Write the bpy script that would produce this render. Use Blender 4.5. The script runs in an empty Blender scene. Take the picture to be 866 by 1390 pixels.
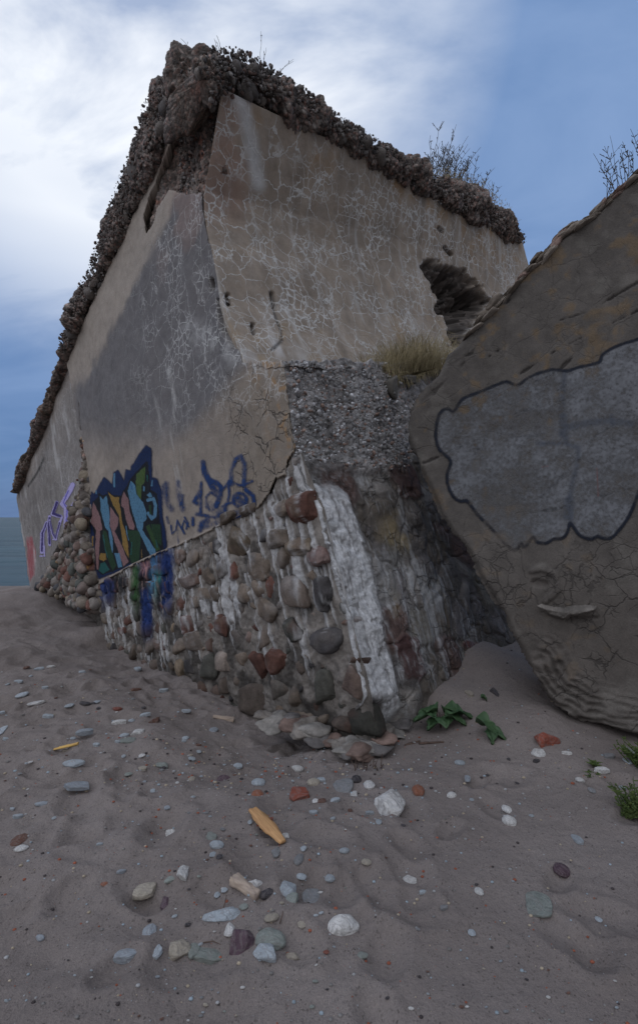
import bpy, math, random
import numpy as np
from mathutils import Vector
random.seed(7); RNG=np.random.default_rng(11)
S=bpy.context.scene; COL=S.collection
# ------------------------------------------------------------------ survey helpers
CAM=np.array([0.,0.,1.5]); F=640.; CX,CY=433.,702.
def ray(px,py): return np.stack([(np.asarray(px,float)-CX)/F,np.ones_like(np.asarray(px,float)),(CY-np.asarray(py,float))/F],-1)
def at(px,py,Y): return CAM+Y*ray(px,py)
def proj(P):
    d=P-CAM; return CX+F*d[...,0]/d[...,1], CY-F*d[...,2]/d[...,1]
def nrm(v): return v/np.linalg.norm(v)
class Plane:
    def __init__(s,O,n,uref):
        s.O=np.array(O,float); n=nrm(np.array(n,float))
        if n@(CAM-s.O)<0:n=-n
        s.N=n; u=np.array(uref,float); s.U=nrm(u-n*(u@n)); s.V=np.cross(s.U,n)
        if s.V[2]<0:s.V=-s.V
    def hit(s,px,py):
        r=ray(px,py); return CAM+r*((((s.O-CAM)@s.N)/(r@s.N))[...,None])
    def uv(s,P): d=P-s.O; return d@s.U,d@s.V
    def xyz(s,u,v): return s.O+u[...,None]*s.U+v[...,None]*s.V
# ------------------------------------------------------------------ noise
def _h(i,j,k,s=0):
    with np.errstate(over='ignore'):
        n=(i.astype(np.uint32)*np.uint32(374761393)+j.astype(np.uint32)*np.uint32(668265263)+k.astype(np.uint32)*np.uint32(2246822519)+np.uint32((s*3266489917+12345)&0xffffffff))
        n=(n^(n>>np.uint32(13)))*np.uint32(1274126177); n=n^(n>>np.uint32(16)); n=n*np.uint32(2654435761); n^=n>>np.uint32(15)
    return n.astype(np.float64)/4294967296.
def vn(p,s=0):
    f=np.floor(p).astype(np.int64); t=p-f; t=t*t*(3-2*t); r=0
    for a in (0,1):
        for b in (0,1):
            for c in (0,1):
                w=(t[...,0] if a else 1-t[...,0])*(t[...,1] if b else 1-t[...,1])*(t[...,2] if c else 1-t[...,2])
                r=r+w*_h(f[...,0]+a,f[...,1]+b,f[...,2]+c,s)
    return r*2-1
def fbm(p,sc=1.,o=4,s=0,g=.5):
    r=0;a=1.;t=0
    for i in range(o): r=r+a*vn(p*sc*(2.03**i)+i*17.3,s+i); t+=a; a*=g
    return r/t*1.6
def worley(p,sc,s=0,jit=1.):
    q=p*sc; f=np.floor(q).astype(np.int64); F1=np.full(q.shape[:-1],9.);F2=F1.copy();ID=np.zeros_like(F1)
    for a in (-1,0,1):
        for b in (-1,0,1):
            for c in (-1,0,1):
                i,j,k=f[...,0]+a,f[...,1]+b,f[...,2]+c
                h1=_h(i,j,k,s+1);h2=_h(i,j,k,s+2);h3=_h(i,j,k,s+3)
                d=(i+.5+(h1-.5)*jit-q[...,0])**2+(j+.5+(h2-.5)*jit-q[...,1])**2+(k+.5+(h3-.5)*jit-q[...,2])**2
                m=d<F1; F2=np.where(m,F1,np.minimum(F2,d)); ID=np.where(m,h1*.37+h2*.63,ID); F1=np.where(m,d,F1)
    return np.sqrt(F1),np.sqrt(F2),(ID*977.)%1.
def dm(f,k=1.15): return np.sqrt(np.clip(1-(f*k)**2,0,1))
def ss(x,a,b): t=np.clip((x-a)/(b-a),0,1); return t*t*(3-2*t)
def inside(x,y,poly):
    r=np.zeros(np.shape(x),bool); n=len(poly)
    for i in range(n):
        x1,y1=poly[i];x2,y2=poly[(i+1)%n]
        if y1==y2: continue
        r^=((y1>y)!=(y2>y))&(x<(x2-x1)*(y-y1)/(y2-y1)+x1)
    return r
def dline(x,y,pts,closed=False):
    d=np.full(np.shape(x),1e9); n=len(pts)
    for i in range(n if closed else n-1):
        x1,y1=pts[i];x2,y2=pts[(i+1)%n]; dx,dy=x2-x1,y2-y1; L=dx*dx+dy*dy+1e-9
        t=np.clip(((x-x1)*dx+(y-y1)*dy)/L,0,1); d=np.minimum(d,np.hypot(x-x1-t*dx,y-y1-t*dy))
    return d
def sd(x,y,poly): d=dline(x,y,poly,True); return np.where(inside(x,y,poly),d,-d)   # + inside
def lerp(a,b,t):
    t=np.asarray(t)[...,None] if np.ndim(a)>np.ndim(t) or np.ndim(b)>np.ndim(t) else t
    return a*(1-t)+b*t
def blend(c,col,t): return c*(1-t[...,None])+np.array(col)*t[...,None]
# ------------------------------------------------------------------ mesh helpers
def mesh_obj(name,V,Fc,mat,parent=None,loc=(0,0,0),col=None,msk=None,smooth=True,alpha=None):
    me=bpy.data.meshes.new(name); V=np.asarray(V,float)-np.array(loc,float)
    Fc=np.asarray(Fc,np.int32); k=Fc.shape[1]
    me.vertices.add(len(V)); me.vertices.foreach_set('co',V.ravel())
    me.loops.add(Fc.size); me.loops.foreach_set('vertex_index',Fc.ravel())
    me.polygons.add(len(Fc)); me.polygons.foreach_set('loop_start',np.arange(0,Fc.size,k,dtype=np.int32))
    me.polygons.foreach_set('loop_total',np.full(len(Fc),k,np.int32))
    me.polygons.foreach_set('use_smooth',np.full(len(Fc),smooth,bool))
    me.update(calc_edges=True)
    for nm,a in (('Col',col),('Msk',msk)):
        if a is None: continue
        a=np.asarray(a,float); b=np.ones((len(V),4)); b[:,:a.shape[1]]=a
        if nm=='Col' and alpha is not None: b[:,3]=alpha
        at_=me.color_attributes.new(nm,'FLOAT_COLOR','POINT'); at_.data.foreach_set('color',b.ravel())
    me.validate(); me.materials.append(mat)
    o=bpy.data.objects.new(name,me); COL.objects.link(o)
    if parent: o.parent=parent
    else: o.location=loc
    return o
def grid_mesh(name,P,mask,mat,parent=None,loc=(0,0,0),col=None,msk=None,back=None,alpha=None,nseg=1,bump=None,backcol=None):
    m,n=P.shape[:2]; idx=np.arange(m*n).reshape(m,n)
    a,b,c,d=idx[:-1,:-1],idx[1:,:-1],idx[1:,1:],idx[:-1,1:]
    ok=mask[:-1,:-1]&mask[1:,:-1]&mask[1:,1:]&mask[:-1,1:]
    Q=np.stack([a[ok],b[ok],c[ok],d[ok]],-1)
    # orient outward
    V=P.reshape(-1,3)
    e=np.cross(V[Q[:,1]]-V[Q[:,0]],V[Q[:,3]]-V[Q[:,0]]).sum(0)
    if back is not None and e@np.array(back)>0: Q=Q[:,::-1]
    cl=None if col is None else col.reshape(-1,col.shape[-1]); mk=None if msk is None else msk.reshape(-1,msk.shape[-1])
    al=None if alpha is None else alpha.reshape(-1)
    if back is not None:
        E=np.concatenate([Q[:,[0,1]],Q[:,[1,2]],Q[:,[2,3]],Q[:,[3,0]]]); key=np.sort(E,1); kk=key[:,0].astype(np.int64)*(m*n)+key[:,1]
        u,inv,ct=np.unique(kk,return_inverse=True,return_counts=True); B=E[ct[inv]==1]
        bv=np.unique(B); mp=np.full(m*n,-1); prev=bv
        Vs=[V];cs=[cl];ms=[mk];off=m*n; Qs=[Q]; prevmap=np.arange(m*n)
        for s_ in range(1,nseg+1):
            nv=V[bv]+np.array(back)*s_/nseg
            if nseg>1: nv=nv+(fbm(nv,7.,3,91)*.02)[:,None]
            mp=np.full(m*n,-1); mp[bv]=off+np.arange(len(bv))
            Qs.append(np.stack([prevmap[B[:,1]],prevmap[B[:,0]],mp[B[:,0]],mp[B[:,1]]],-1))
            Vs.append(nv); off+=len(bv); prevmap=mp
            if cl is not None:
                cc=cl[bv] if backcol is None else np.tile(np.array(backcol),(len(bv),1))*(1+.3*fbm(nv,14.,3,5))[:,None]
                cs.append(cc)
            if mk is not None: ms.append(mk[bv]*0)
        V=np.concatenate(Vs); Q=np.concatenate(Qs)
        if cl is not None: cl=np.concatenate(cs)
        if mk is not None: mk=np.concatenate(ms)
    used=np.unique(Q); re=np.full(len(V),-1); re[used]=np.arange(len(used)); Q=re[Q]; V=V[used]
    return mesh_obj(name,V,Q,mat,parent,loc,None if cl is None else cl[used],None if mk is None else mk[used],True,None if al is None else al[used])
def tag(o,label,cat=None,group=None,kind=None):
    if label:o['label']=label
    if cat:o['category']=cat
    if group:o['group']=group
    if kind:o['kind']=kind
    return o
def thing(name,loc,label,cat,group=None):
    o=bpy.data.objects.new(name,None); o.empty_display_size=.2; COL.objects.link(o); o.location=loc
    return tag(o,label,cat,group)
# ------------------------------------------------------------------ materials
class NT:
    def __init__(s,name):
        s.m=bpy.data.materials.new(name); s.m.use_nodes=True; s.t=s.m.node_tree; s.t.nodes.clear()
        s.out=s.n('ShaderNodeOutputMaterial'); s.b=s.n('ShaderNodeBsdfPrincipled'); s.l(s.b.outputs[0],s.out.inputs[0])
    def n(s,t,**k):
        x=s.t.nodes.new(t)
        for a,b in k.items(): setattr(x,a,b)
        return x
    def l(s,a,b): s.t.links.new(a,b)
    def val(s,inp,v):
        if hasattr(v,'is_linked') or isinstance(v,bpy.types.NodeSocket): s.l(v,inp)
        else: inp.default_value=v
    def math(s,op,a,b=0.,clamp=False):
        x=s.n('ShaderNodeMath',operation=op,use_clamp=clamp); s.val(x.inputs[0],a); s.val(x.inputs[1],b); return x.outputs[0]
    def mr(s,v,a,b,c=0.,d=1.):
        x=s.n('ShaderNodeMapRange'); s.val(x.inputs[0],v); x.inputs[1].default_value=a;x.inputs[2].default_value=b;x.inputs[3].default_value=c;x.inputs[4].default_value=d; return x.outputs[0]
    def noise(s,vec,sc,det=6.,ro=.6,dist=0.):
        x=s.n('ShaderNodeTexNoise'); s.l(vec,x.inputs['Vector']); x.inputs['Scale'].default_value=sc;x.inputs['Detail'].default_value=det;x.inputs['Roughness'].default_value=ro;x.inputs['Distortion'].default_value=dist; return x
    def mix(s,f,a,b,mode='MIX'):
        x=s.n('ShaderNodeMix',data_type='RGBA',blend_type=mode); s.val(x.inputs[0],f)
        for i,v in ((6,a),(7,b)):
            if isinstance(v,bpy.types.NodeSocket): s.l(v,x.inputs[i])
            else: x.inputs[i].default_value=tuple(v)+(1,) if len(v)==3 else v
        return x.outputs[2]
    def vor(s,vec,sc,feat='F1',rnd=1.):
        x=s.n('ShaderNodeTexVoronoi',feature=feat); s.l(vec,x.inputs['Vector']); x.inputs['Scale'].default_value=sc; x.inputs['Randomness'].default_value=rnd; return x
    def bump(s,h,st,dist):
        x=s.n('ShaderNodeBump'); x.inputs['Strength'].default_value=st; x.inputs['Distance'].default_value=dist; s.l(h,x.inputs['Height']); s.l(x.outputs[0],s.b.inputs['Normal'])
def attr(nt,name):
    a=nt.n('ShaderNodeAttribute'); a.attribute_name=name; return a
def m_surface(name,var=.35,bsc=60.,bst=.6,bd=.01,agg=0.,rough=.92,white=False,dark=False,spec=.25,sc1=9.):
    nt=NT(name); tc=nt.n('ShaderNodeTexCoord').outputs['Object']; a=attr(nt,'Col'); c=a.outputs['Color']
    n1=nt.noise(tc,sc1,8,.65); n2=nt.noise(tc,bsc,5,.7)
    f=nt.math('ADD',nt.mr(n1.outputs[0],.3,.7,1-var,1+var),nt.mr(n2.outputs[0],.3,.7,-var*.6,var*.6))
    cv=nt.n('ShaderNodeCombineColor'); [nt.l(f,cv.inputs[i]) for i in range(3)]
    c=nt.mix(1.,c,cv.outputs[0],'MULTIPLY'); h=n2.outputs[0]
    if agg>0:
        v=nt.vor(tc,agg); r=nt.n('ShaderNodeValToRGB'); nt.l(v.outputs['Color'],r.inputs[0]); e=r.color_ramp.elements
        e[0].color=(.35,.33,.33,1);e[1].color=(1.7,1.6,1.5,1); x=e.new(.55); x.color=(.9,.85,.8,1); x=e.new(.8); x.color=(1.3,.95,.85,1)
        c=nt.mix(.8,c,r.outputs[0],'MULTIPLY')
        hh=nt.math('SUBTRACT',1.,v.outputs['Distance']); h=nt.math('ADD',nt.math('MULTIPLY',hh,1.2),nt.math('MULTIPLY',h,.6))
    if white or dark:
        mk=attr(nt,'Msk'); sp=nt.n('ShaderNodeSeparateColor'); nt.l(mk.outputs['Color'],sp.inputs[0])
        dn=nt.noise(tc,3.2,4,.6); dn2=nt.noise(tc,14.,3,.6)
        vm=nt.n('ShaderNodeVectorMath',operation='MULTIPLY_ADD'); nt.l(dn.outputs['Color'],vm.inputs[0]); vm.inputs[1].default_value=(.15,.15,.15); nt.l(tc,vm.inputs[2])
        vm2=nt.n('ShaderNodeVectorMath',operation='MULTIPLY_ADD'); nt.l(dn2.outputs['Color'],vm2.inputs[0]); vm2.inputs[1].default_value=(.05,.05,.05); nt.l(vm.outputs[0],vm2.inputs[2])
        p=vm2.outputs[0]
    if white:
        br=nt.noise(tc,2.3,3,.5); br2=nt.noise(tc,5.5,3,.5)
        v1=nt.vor(p,4.6,'DISTANCE_TO_EDGE',.72); v2=nt.vor(p,10.5,'DISTANCE_TO_EDGE',.7)
        l1=nt.mr(nt.math('MULTIPLY',v1.outputs['Distance'],nt.mr(br2.outputs[0],.3,.7,.55,1.9)),.012,.034,1.,0.); l2=nt.math('MULTIPLY',nt.mr(nt.math('MULTIPLY',v2.outputs['Distance'],nt.mr(br.outputs[0],.35,.65,1.6,.7)),.015,.055,1.,0.),nt.mr(br.outputs[0],.44,.56))
        l=nt.math('MAXIMUM',nt.math('MULTIPLY',l1,nt.mr(br2.outputs[0],.38,.56,.1,1.)),l2)
        g=nt.math('MAXIMUM',nt.math('MULTIPLY',nt.mr(v1.outputs['Distance'],.0,.16,.5,0.),1.),nt.math('MULTIPLY',l2,.3))
        w=nt.math('ADD',nt.math('MULTIPLY',l,.95),nt.math('MULTIPLY',g,nt.mr(br.outputs[0],.42,.66,0.,.3)))
        w=nt.math('MULTIPLY',w,sp.outputs[0],True)
        w=nt.math('MULTIPLY',w,nt.mr(n2.outputs[0],.25,.6,.55,1.),True)
        c=nt.mix(w,c,(.60,.60,.585)); h=nt.math('ADD',h,nt.math('MULTIPLY',w,.8))
        # chalky haze
        hz=nt.math('MULTIPLY',nt.mr(nt.noise(tc,6.,6,.7).outputs[0],.42,.68),sp.outputs[2],True)
        c=nt.mix(hz,c,(.52,.52,.51))
    if dark:
        v3=nt.vor(p,4.6,'DISTANCE_TO_EDGE',1.); v4=nt.vor(p,12.,'DISTANCE_TO_EDGE',1.)
        bk=nt.noise(tc,4.1,3,.5)
        d1=nt.math('MULTIPLY',nt.mr(v3.outputs['Distance'],.006,.03,1.,0.),nt.mr(bk.outputs[0],.4,.52))
        d2=nt.math('MULTIPLY',nt.mr(v4.outputs['Distance'],.01,.05,1.,0.),nt.mr(bk.outputs[0],.5,.6))
        d=nt.math('MULTIPLY',nt.math('MAXIMUM',d1,nt.math('MULTIPLY',d2,.8)),sp.outputs[1],True)
        c=nt.mix(nt.math('MULTIPLY',d,.8),c,(.03,.027,.025)); h=nt.math('SUBTRACT',h,nt.math('MULTIPLY',d,2.))
    nt.l(c,nt.b.inputs['Base Color']); nt.b.inputs['Roughness'].default_value=rough; nt.b.inputs['Specular IOR Level'].default_value=spec
    nt.bump(h,bst,bd); return nt.m
M={}
M['concrete']=m_surface('weathered_concrete',.16,70.,.5,.008,white=True,dark=True)
M['rubble']=m_surface('broken_aggregate',.4,90.,.8,.012,agg=38.)
M['rubble_fine']=m_surface('fine_aggregate',.3,120.,.8,.010,agg=60.)
M['stone']=m_surface('field_stone',.3,55.,.7,.010,sc1=12.)
M['pier']=m_surface('limed_masonry',.3,80.,.8,.012,dark=True,sc1=14.)
M['slabm']=m_surface('lichened_concrete',.22,80.,.6,.009,dark=True,sc1=7.)
M['core']=m_surface('dark_filler_core',.3,20.,.8,.03)
def m_paint():
    nt=NT('spray_paint'); tc=nt.n('ShaderNodeTexCoord').outputs['Object']; a=attr(nt,'Col')
    n2=nt.noise(tc,45.,5,.7); f=nt.mr(n2.outputs[0],.3,.7,.75,1.25); cv=nt.n('ShaderNodeCombineColor'); [nt.l(f,cv.inputs[i]) for i in range(3)]
    nt.l(nt.mix(1.,a.outputs['Color'],cv.outputs[0],'MULTIPLY'),nt.b.inputs['Base Color'])
    al=nt.math('MULTIPLY',a.outputs['Alpha'],nt.mr(n2.outputs[0],.3,.45,.55,1.),True); nt.l(al,nt.b.inputs['Alpha'])
    nt.b.inputs['Roughness'].default_value=.75; nt.b.inputs['Specular IOR Level'].default_value=.25
    nt.bump(n2.outputs[0],.4,.004); return nt.m
M['paint']=m_paint()
def m_objcol(name,sc=30.,var=.3,rough=.8,vein=0.,bst=.5):
    nt=NT(name); tc=nt.n('ShaderNodeTexCoord').outputs['Object']; oi=nt.n('ShaderNodeObjectInfo')
    n1=nt.noise(tc,sc,7,.65,.6); n2=nt.noise(tc,sc*.25,3,.6,1.2)
    f=nt.math('ADD',nt.mr(n1.outputs[0],.3,.7,1-var,1+var),nt.mr(n2.outputs[0],.3,.7,-var*.7,var*.7)); cv=nt.n('ShaderNodeCombineColor'); [nt.l(f,cv.inputs[i]) for i in range(3)]
    c=nt.mix(1.,oi.outputs['Color'],cv.outputs[0],'MULTIPLY')
    if vein: c=nt.mix(nt.math('MULTIPLY',nt.math('MULTIPLY',nt.mr(n2.outputs[0],.45,.5),nt.mr(n2.outputs[0],.55,.5)),.5,True),c,(.2,.18,.17))
    nt.l(c,nt.b.inputs['Base Color']); nt.b.inputs['Roughness'].default_value=rough; nt.b.inputs['Specular IOR Level'].default_value=.3
    nt.bump(n1.outputs[0],bst,.15 if sc<8 else .02); return nt.m
M['peb']=m_objcol('beach_stone',3.2,.22,.72,1.)
def m_simple(name,c1,c2,sc,rough=.8,stretch=(1,1,1),bst=.4,trans=0.):
    nt=NT(name); tc=nt.n('ShaderNodeTexCoord').outputs['Object']; mp=nt.n('ShaderNodeMapping'); nt.l(tc,mp.inputs[0]); mp.inputs['Scale'].default_value=stretch
    n=nt.noise(mp.outputs[0],sc,6,.65); nt.l(nt.mix(nt.mr(n.outputs[0],.35,.65),c1,c2),nt.b.inputs['Base Color']); nt.b.inputs['Roughness'].default_value=rough
    nt.b.inputs['Specular IOR Level'].default_value=.3; nt.bump(n.outputs[0],bst,.005); return nt.m
M['drygrass']=m_simple('dry_grass',(.44,.37,.22),(.22,.18,.10),6.)
M['stem']=m_simple('dead_stem',(.05,.045,.045),(.10,.085,.07),8.)
M['leaf']=m_simple('broad_leaf',(.035,.075,.035),(.06,.11,.045),9.,.55)
M['moss']=m_simple('moss_sprig',(.04,.07,.02),(.09,.12,.03),30.,.8)
M['wood']=m_simple('split_wood',(.56,.33,.15),(.34,.18,.08),5.,.75,(30,1,30))
M['ywood']=m_simple('yellow_wood',(.62,.40,.12),(.42,.26,.09),5.,.75,(20,2,20))
M['bark']=m_simple('bleached_wood',(.45,.36,.28),(.25,.2,.17),8.,.8,(8,1,8))
M['twig']=m_simple('twig_bark',(.05,.035,.03),(.12,.08,.06),30.)
M['plastic']=m_simple('turquoise_plastic',(.05,.45,.5),(.1,.55,.6),10.,.4)
# ------------------------------------------------------------------ planes of the ruin
A=at(500,1000,3.2); B=at(300,125,4.0); dL=np.array([-.95,1,-.4])
PL=Plane(A,np.cross(B-A,dL),dL)
C=PL.hit(330,490); dR=np.array([1.05,1,.24]); PR=Plane(C,np.cross(B-C,dR),dR)
E1=PL.hit(385,490); dR2=np.array([1.05,1,.1]); PP=Plane(A,np.cross(E1-A,dR2),dR2)
p1=at(548,580,3.9);pt=at(866,235,3.4);pb=at(866,995,3.2)
PS=Plane(p1,np.cross(pt-p1,pb-p1),(1,-.4,0))
def plane_grid(pl,poly,cell,pad=.05,cellv=None):
    q=pl.hit(np.array([p[0] for p in poly],float),np.array([p[1] for p in poly],float)); u,v=pl.uv(q)
    gu=np.arange(u.min()-pad,u.max()+pad,cell); gv=np.arange(v.min()-pad,v.max()+pad,cellv or cell)
    U,V=np.meshgrid(gu,gv,indexing='ij'); P=pl.xyz(U,V); x,y=proj(P); return P,U,V,x,y
import bmesh
def rock_mesh(seed,sub=3,kind='round'):
    bm=bmesh.new(); bmesh.ops.create_icosphere(bm,subdivisions=sub,radius=1.); V=np.array([v.co[:] for v in bm.verts]); Fc=np.array([[v.index for v in f.verts] for f in bm.faces]); bm.free()
    r=np.random.default_rng(seed)
    if kind=='angular':
        R=np.ones(len(V))
        for _ in range(11):
            n=nrm(r.normal(size=3)); d=r.uniform(.52,.85); dt=V@n; R=np.minimum(R,np.where(dt>1e-3,d/np.maximum(dt,1e-3),9)) 
        V=V*np.minimum(R,1.)[:,None]; V=V*(1+.05*fbm(V+seed,3.,3,seed))[:,None]
    elif kind=='flat':
        R=np.ones(len(V))
        for _ in range(7):
            a=r.uniform(0,6.28); n=np.array([math.cos(a),math.sin(a),0]); d=r.uniform(.6,.92); dt=V@n; R=np.minimum(R,np.where(dt>1e-3,d/np.maximum(dt,1e-3),9))
        V=V*np.minimum(R,1.)[:,None]*(1+.06*fbm(V+seed,2.,3,seed))[:,None]; V[:,2]=np.sign(V[:,2])*np.abs(V[:,2])**.6
    else: V=V*(1+.16*fbm(V+seed,1.1,3,seed))[:,None]
    return V,Fc
# ------------------------------------------------------------------ LEFT WALL
def dispL(P,x,y):
    d=fbm(P,.9,3,3)*.022+fbm(P,4.,3,4)*.006
    return d
corner=[(303,118),(300,128),(302,165),(284,171),(290,203),(297,214),(285,230),(278,258),(277,288),(284,325),(291,352),(300,405),(312,440),(325,470),(330,490)]
edge_p=[(385,488),(392,540),(402,612),(418,655),(434,690),(448,750),(470,830),(487,900),(499,950),(503,985),(506,1020),(512,1080)]
joint=[(402,612),(393,625),(392,645),(378,650),(372,668),(352,690),(330,700),(300,714),(275,727),(240,743),(215,752),(185,766),(160,780),(136,794)]
wallL=[(232,256),(255,262),(277,262)]+corner[8:]+edge_p[0:3]+joint[1:]+[(130,760),(120,700),(112,640),(110,600),(104,560),(96,515),(92,492),(97,476),(130,400),(165,325),(190,272),(206,238),(222,195),(234,166),(238,170),(228,200),(212,245),(203,270),(197,290),(196,310),(200,316),(208,305),(214,285)]
root=thing('fort_ruin',(0.34,3.2,0),'huge tilted concrete and cobblestone fort corner with crumbling rubble top, rising from the sand','ruin')
L0=(0.34,3.2,0)
P,U,V,x,y=plane_grid(PL,wallL,.014)
s=sd(x,y,wallL)+fbm(P,9.,3,8)*1.5
mask=s>0
n1=fbm(P,1.2,4,21); n2=fbm(P,5.,4,22); streak=fbm(np.stack([U*9,V*1.1,U*0],-1),1.,3,23)
c=np.ones(P.shape)*np.array([.275,.235,.198])
c*=(1+.16*n1+.10*n2+.08*streak)[...,None]
band=ss((250-(y-262)*.52)-x+n2*6,-6,8)*ss(y,540,500)            # dry band under the roof
wet=ss(y,640,560)*ss(x,90,110)*(1-band)*ss((x-(330-(y-480)*.9)),40,0)
c=blend(c,(.36,.315,.27),band*.75); c=blend(c,(.125,.125,.135),wet*.8)
low=ss(x,290,350)*ss(y,485,520); c=blend(c,(.20,.165,.125),low*.6)
lich=ss(fbm(P,14.,4,31),.05,.5)*ss(dline(x,y,[(345,492),(385,492),(402,612)]),45,5)*ss(x,330,360); c=blend(c,(.34,.19,.07),lich*.7)
pink=ss(fbm(P,2.6,3,35),.1,.6)*ss(y,420,290)*ss(x,180,225); c=blend(c,(.34,.23,.19),pink*.35)
pal=ss(fbm(np.stack([U*7,V*1.2,U*0+3],-1),1.,4,41),.3,.8)*ss(dline(x,y,[(225,520),(262,640)]),45,10); c=blend(c,(.5,.49,.47),pal*.6)
wk=.8*np.clip(ss(y,620,480)*ss(x,150,230)*.6+.12*ss(y,700,500)+ss(dline(x,y,[(270,455),(330,490)]),40,5)*.5,0,1)*(1-band*.8)
dk=np.clip(low*1.2+.15,0,1)
mk=np.stack([wk,dk,wk*0+.05+.6*ss(dline(x,y,[(262,450),(320,480)]),30,0)*1],-1)
hol=[ [(292,404),(304,408),(312,428),(320,455),(328,474),(314,472),(301,450),(294,430)], [(283,376),(289,378),(290,392),(284,395)],[(108,545),(110,600),(118,640),(108,600)] ]
D=dispL(P,x,y)
for h in hol:
    q=ss(sd(x,y,h)+n2*1.2,-1,2); D=D-q*.09; c=blend(c,(.07,.06,.055),q)
lip=ss(dline(x,y,joint)-1,4,0)*(y<800); D=D+lip*.012
P=P+PL.N*D[...,None]
grid_mesh('left_wall',P,mask,M['concrete'],root,L0,c,mk,back=-PL.N*.09-PP.N*.12,backcol=(.16,.14,.12))
tag(root.children[-1],'grey concrete wall face with dry pale band and wet dark stain')
# rubble exposed under the missing plaster at the top corner
rubc=[(222,190),(236,150),(262,130),(298,116),(297,160),(283,171),(288,203),(293,214),(283,230),(276,258),(275,290),(272,300),(262,285),(225,290),(192,328),(185,300),(200,250)]
P,U,V,x,y=plane_grid(PL,rubc,.011)
f1,f2,idd=worley(P,17.,5); g1,g2,id2=worley(P,34.,9)
D=-.10+fbm(P,3.,4,51)*.07+(dm(f1)-.6)*.045+(dm(g1)-.6)*.02
c=np.ones(P.shape)*np.array([.20,.175,.16])*(.55+.9*idd)[...,None]
c=blend(c,(.42,.41,.40),ss(fbm(P,3.,4,55),.1,.6)*.6); c=blend(c,(.30,.14,.10),(idd>.9)*.6)
xr=ss(x,268,300); P=P+PL.N*(D-.10*xr)[...,None]-PR.N*(ss(x,270,296)*.05)[...,None]
grid_mesh('broken_corner',P,sd(x,y,rubc)>0,M['rubble'],root,L0,c,None,back=-PL.N*.2-PR.N*.3)
# ------------------------------------------------------------------ COBBLE MASONRY (left foot of the corner)
row0=PL.hit(400,690); row1=PL.hit(140,788); eR=nrm(row1-row0); eD=np.cross(eR,PL.N); eD=eD if eD[2]<0 else -eD
PAL=np.array([(.19,.165,.14),(.15,.080,.065),(.22,.175,.155),(.08,.08,.085),(.22,.185,.14),(.24,.215,.195),(.15,.13,.115),(.15,.108,.092),(.10,.105,.095),(.21,.18,.15)])
def cobbles(P,rh,cw,seed):
    a=((P-row0)@eR)+fbm(P,1.6,2,seed+40)*.05; b=((P-row0)@eD)+fbm(P,1.9,2,seed+41)*.05
    best=np.full(a.shape,9.);idb=np.zeros(a.shape);hh=np.zeros(a.shape);tl=np.zeros(a.shape)
    r0=np.floor(b/rh)
    for dr in (-1,0,1):
        r=r0+dr; z=np.zeros_like(r).astype(int); ri=r.astype(int)
        off=_h(ri,z,z,seed)*cw; k0=np.floor((a+off)/cw)
        for dk in (-1,0,1):
            k=(k0+dk).astype(int); h1=_h(ri,k,z,seed+1);h2=_h(ri,k,z,seed+2);h3=_h(ri,k,z,seed+3);h4=_h(ri,k,z,seed+4)
            ca=(k+.5+(h1-.5)*.35)*cw-off; cb=(ri+.5+(h2-.5)*.22)*rh
            sa=cw*(.40+.14*h3); sb=rh*(.41+.12*h4); an=(h2-.5)*.7
            da=(a-ca); db=(b-cb); da,db=da*np.cos(an)+db*np.sin(an),-da*np.sin(an)+db*np.cos(an)
            q=(np.abs(da/sa)**(2.1+h1*1.6)+np.abs(db/sb)**(2.1+h4*1.6))**(1/(2.1+(h1+h4)*.8))
            m=q<best; best=np.where(m,q,best); idb=np.where(m,(h1*3.7+h3*5.1+h2)%1,idb); hh=np.where(m,.55+.75*h3,hh); tl=np.where(m,da*(h4-.5)*.9+db*(h1-.7)*.8,tl)
    return best,idb,hh,tl
cob=joint[::-1]+edge_p[2:]+[(400,1100),(300,1030),(150,950),(120,900),(134,850)]
P,U,V,x,y=plane_grid(PL,cob,.0085)
def lime(P,U,V,x,y,st):
    run=fbm(np.stack([U*13,V*1.6,U*0],-1),1.,5,73); run2=fbm(np.stack([U*34,V*2.6,U*0],-1),1.,4,74)
    return run,run2,ss(.55*run+.8*run2+.35*fbm(P,3.,3,75)-.30*st+.14-.6*ss(y,850,950),.15,.8)
NAVY=(.012,.03,.12);BLK=(.012,.013,.017);GRN=(.03,.085,.028);LB=(.13,.32,.50);TEAL=(.03,.16,.14)
def runs(c,x,y,run,run2):
    def drip(c,col,box,dens=0.,amt=.95):
        x0,y0,x1,y1=box; w=ss(x,x0-3,x0+3)*ss(x,x1+3,x1-3)*ss(y,y0-5,y0+4)*ss(y,y1+26,y1-14)
        return blend(c,col,w*ss(run2+.6*run+dens+.35,-.25,.35)*amt)
    c=drip(c,NAVY,(134,786,156,812),.6); c=drip(c,BLK,(150,782,172,806)); c=drip(c,GRN,(178,768,190,816),.5)
    c=drip(c,(.36,.19,.17),(190,762,202,785),1.2);c=drip(c,BLK,(188,775,208,838),.2); c=drip(c,NAVY,(192,800,207,855),.5); c=drip(c,LB,(203,752,214,794)); c=drip(c,TEAL,(210,776,224,805),.1)
    c=drip(c,BLK,(212,790,226,830),.2); c=drip(c,NAVY,(219,752,234,822),.6); return drip(c,NAVY,(186,740,236,766),.3,.7)
run,run2,wf=lime(P,U,V,x,y,0*x)
D=-.010+fbm(P,11.,5,65)*.018+fbm(P,30.,3,66)*.007+.016*fbm(P,3.5,3,69)+wf*.012
c=np.ones(P.shape)*np.array([.20,.18,.16])*(1+.3*fbm(P,12.,4,72))[...,None]; c=blend(c,(.045,.04,.036),ss(fbm(P,5.,4,68),-.05,.45)*.75)
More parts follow.
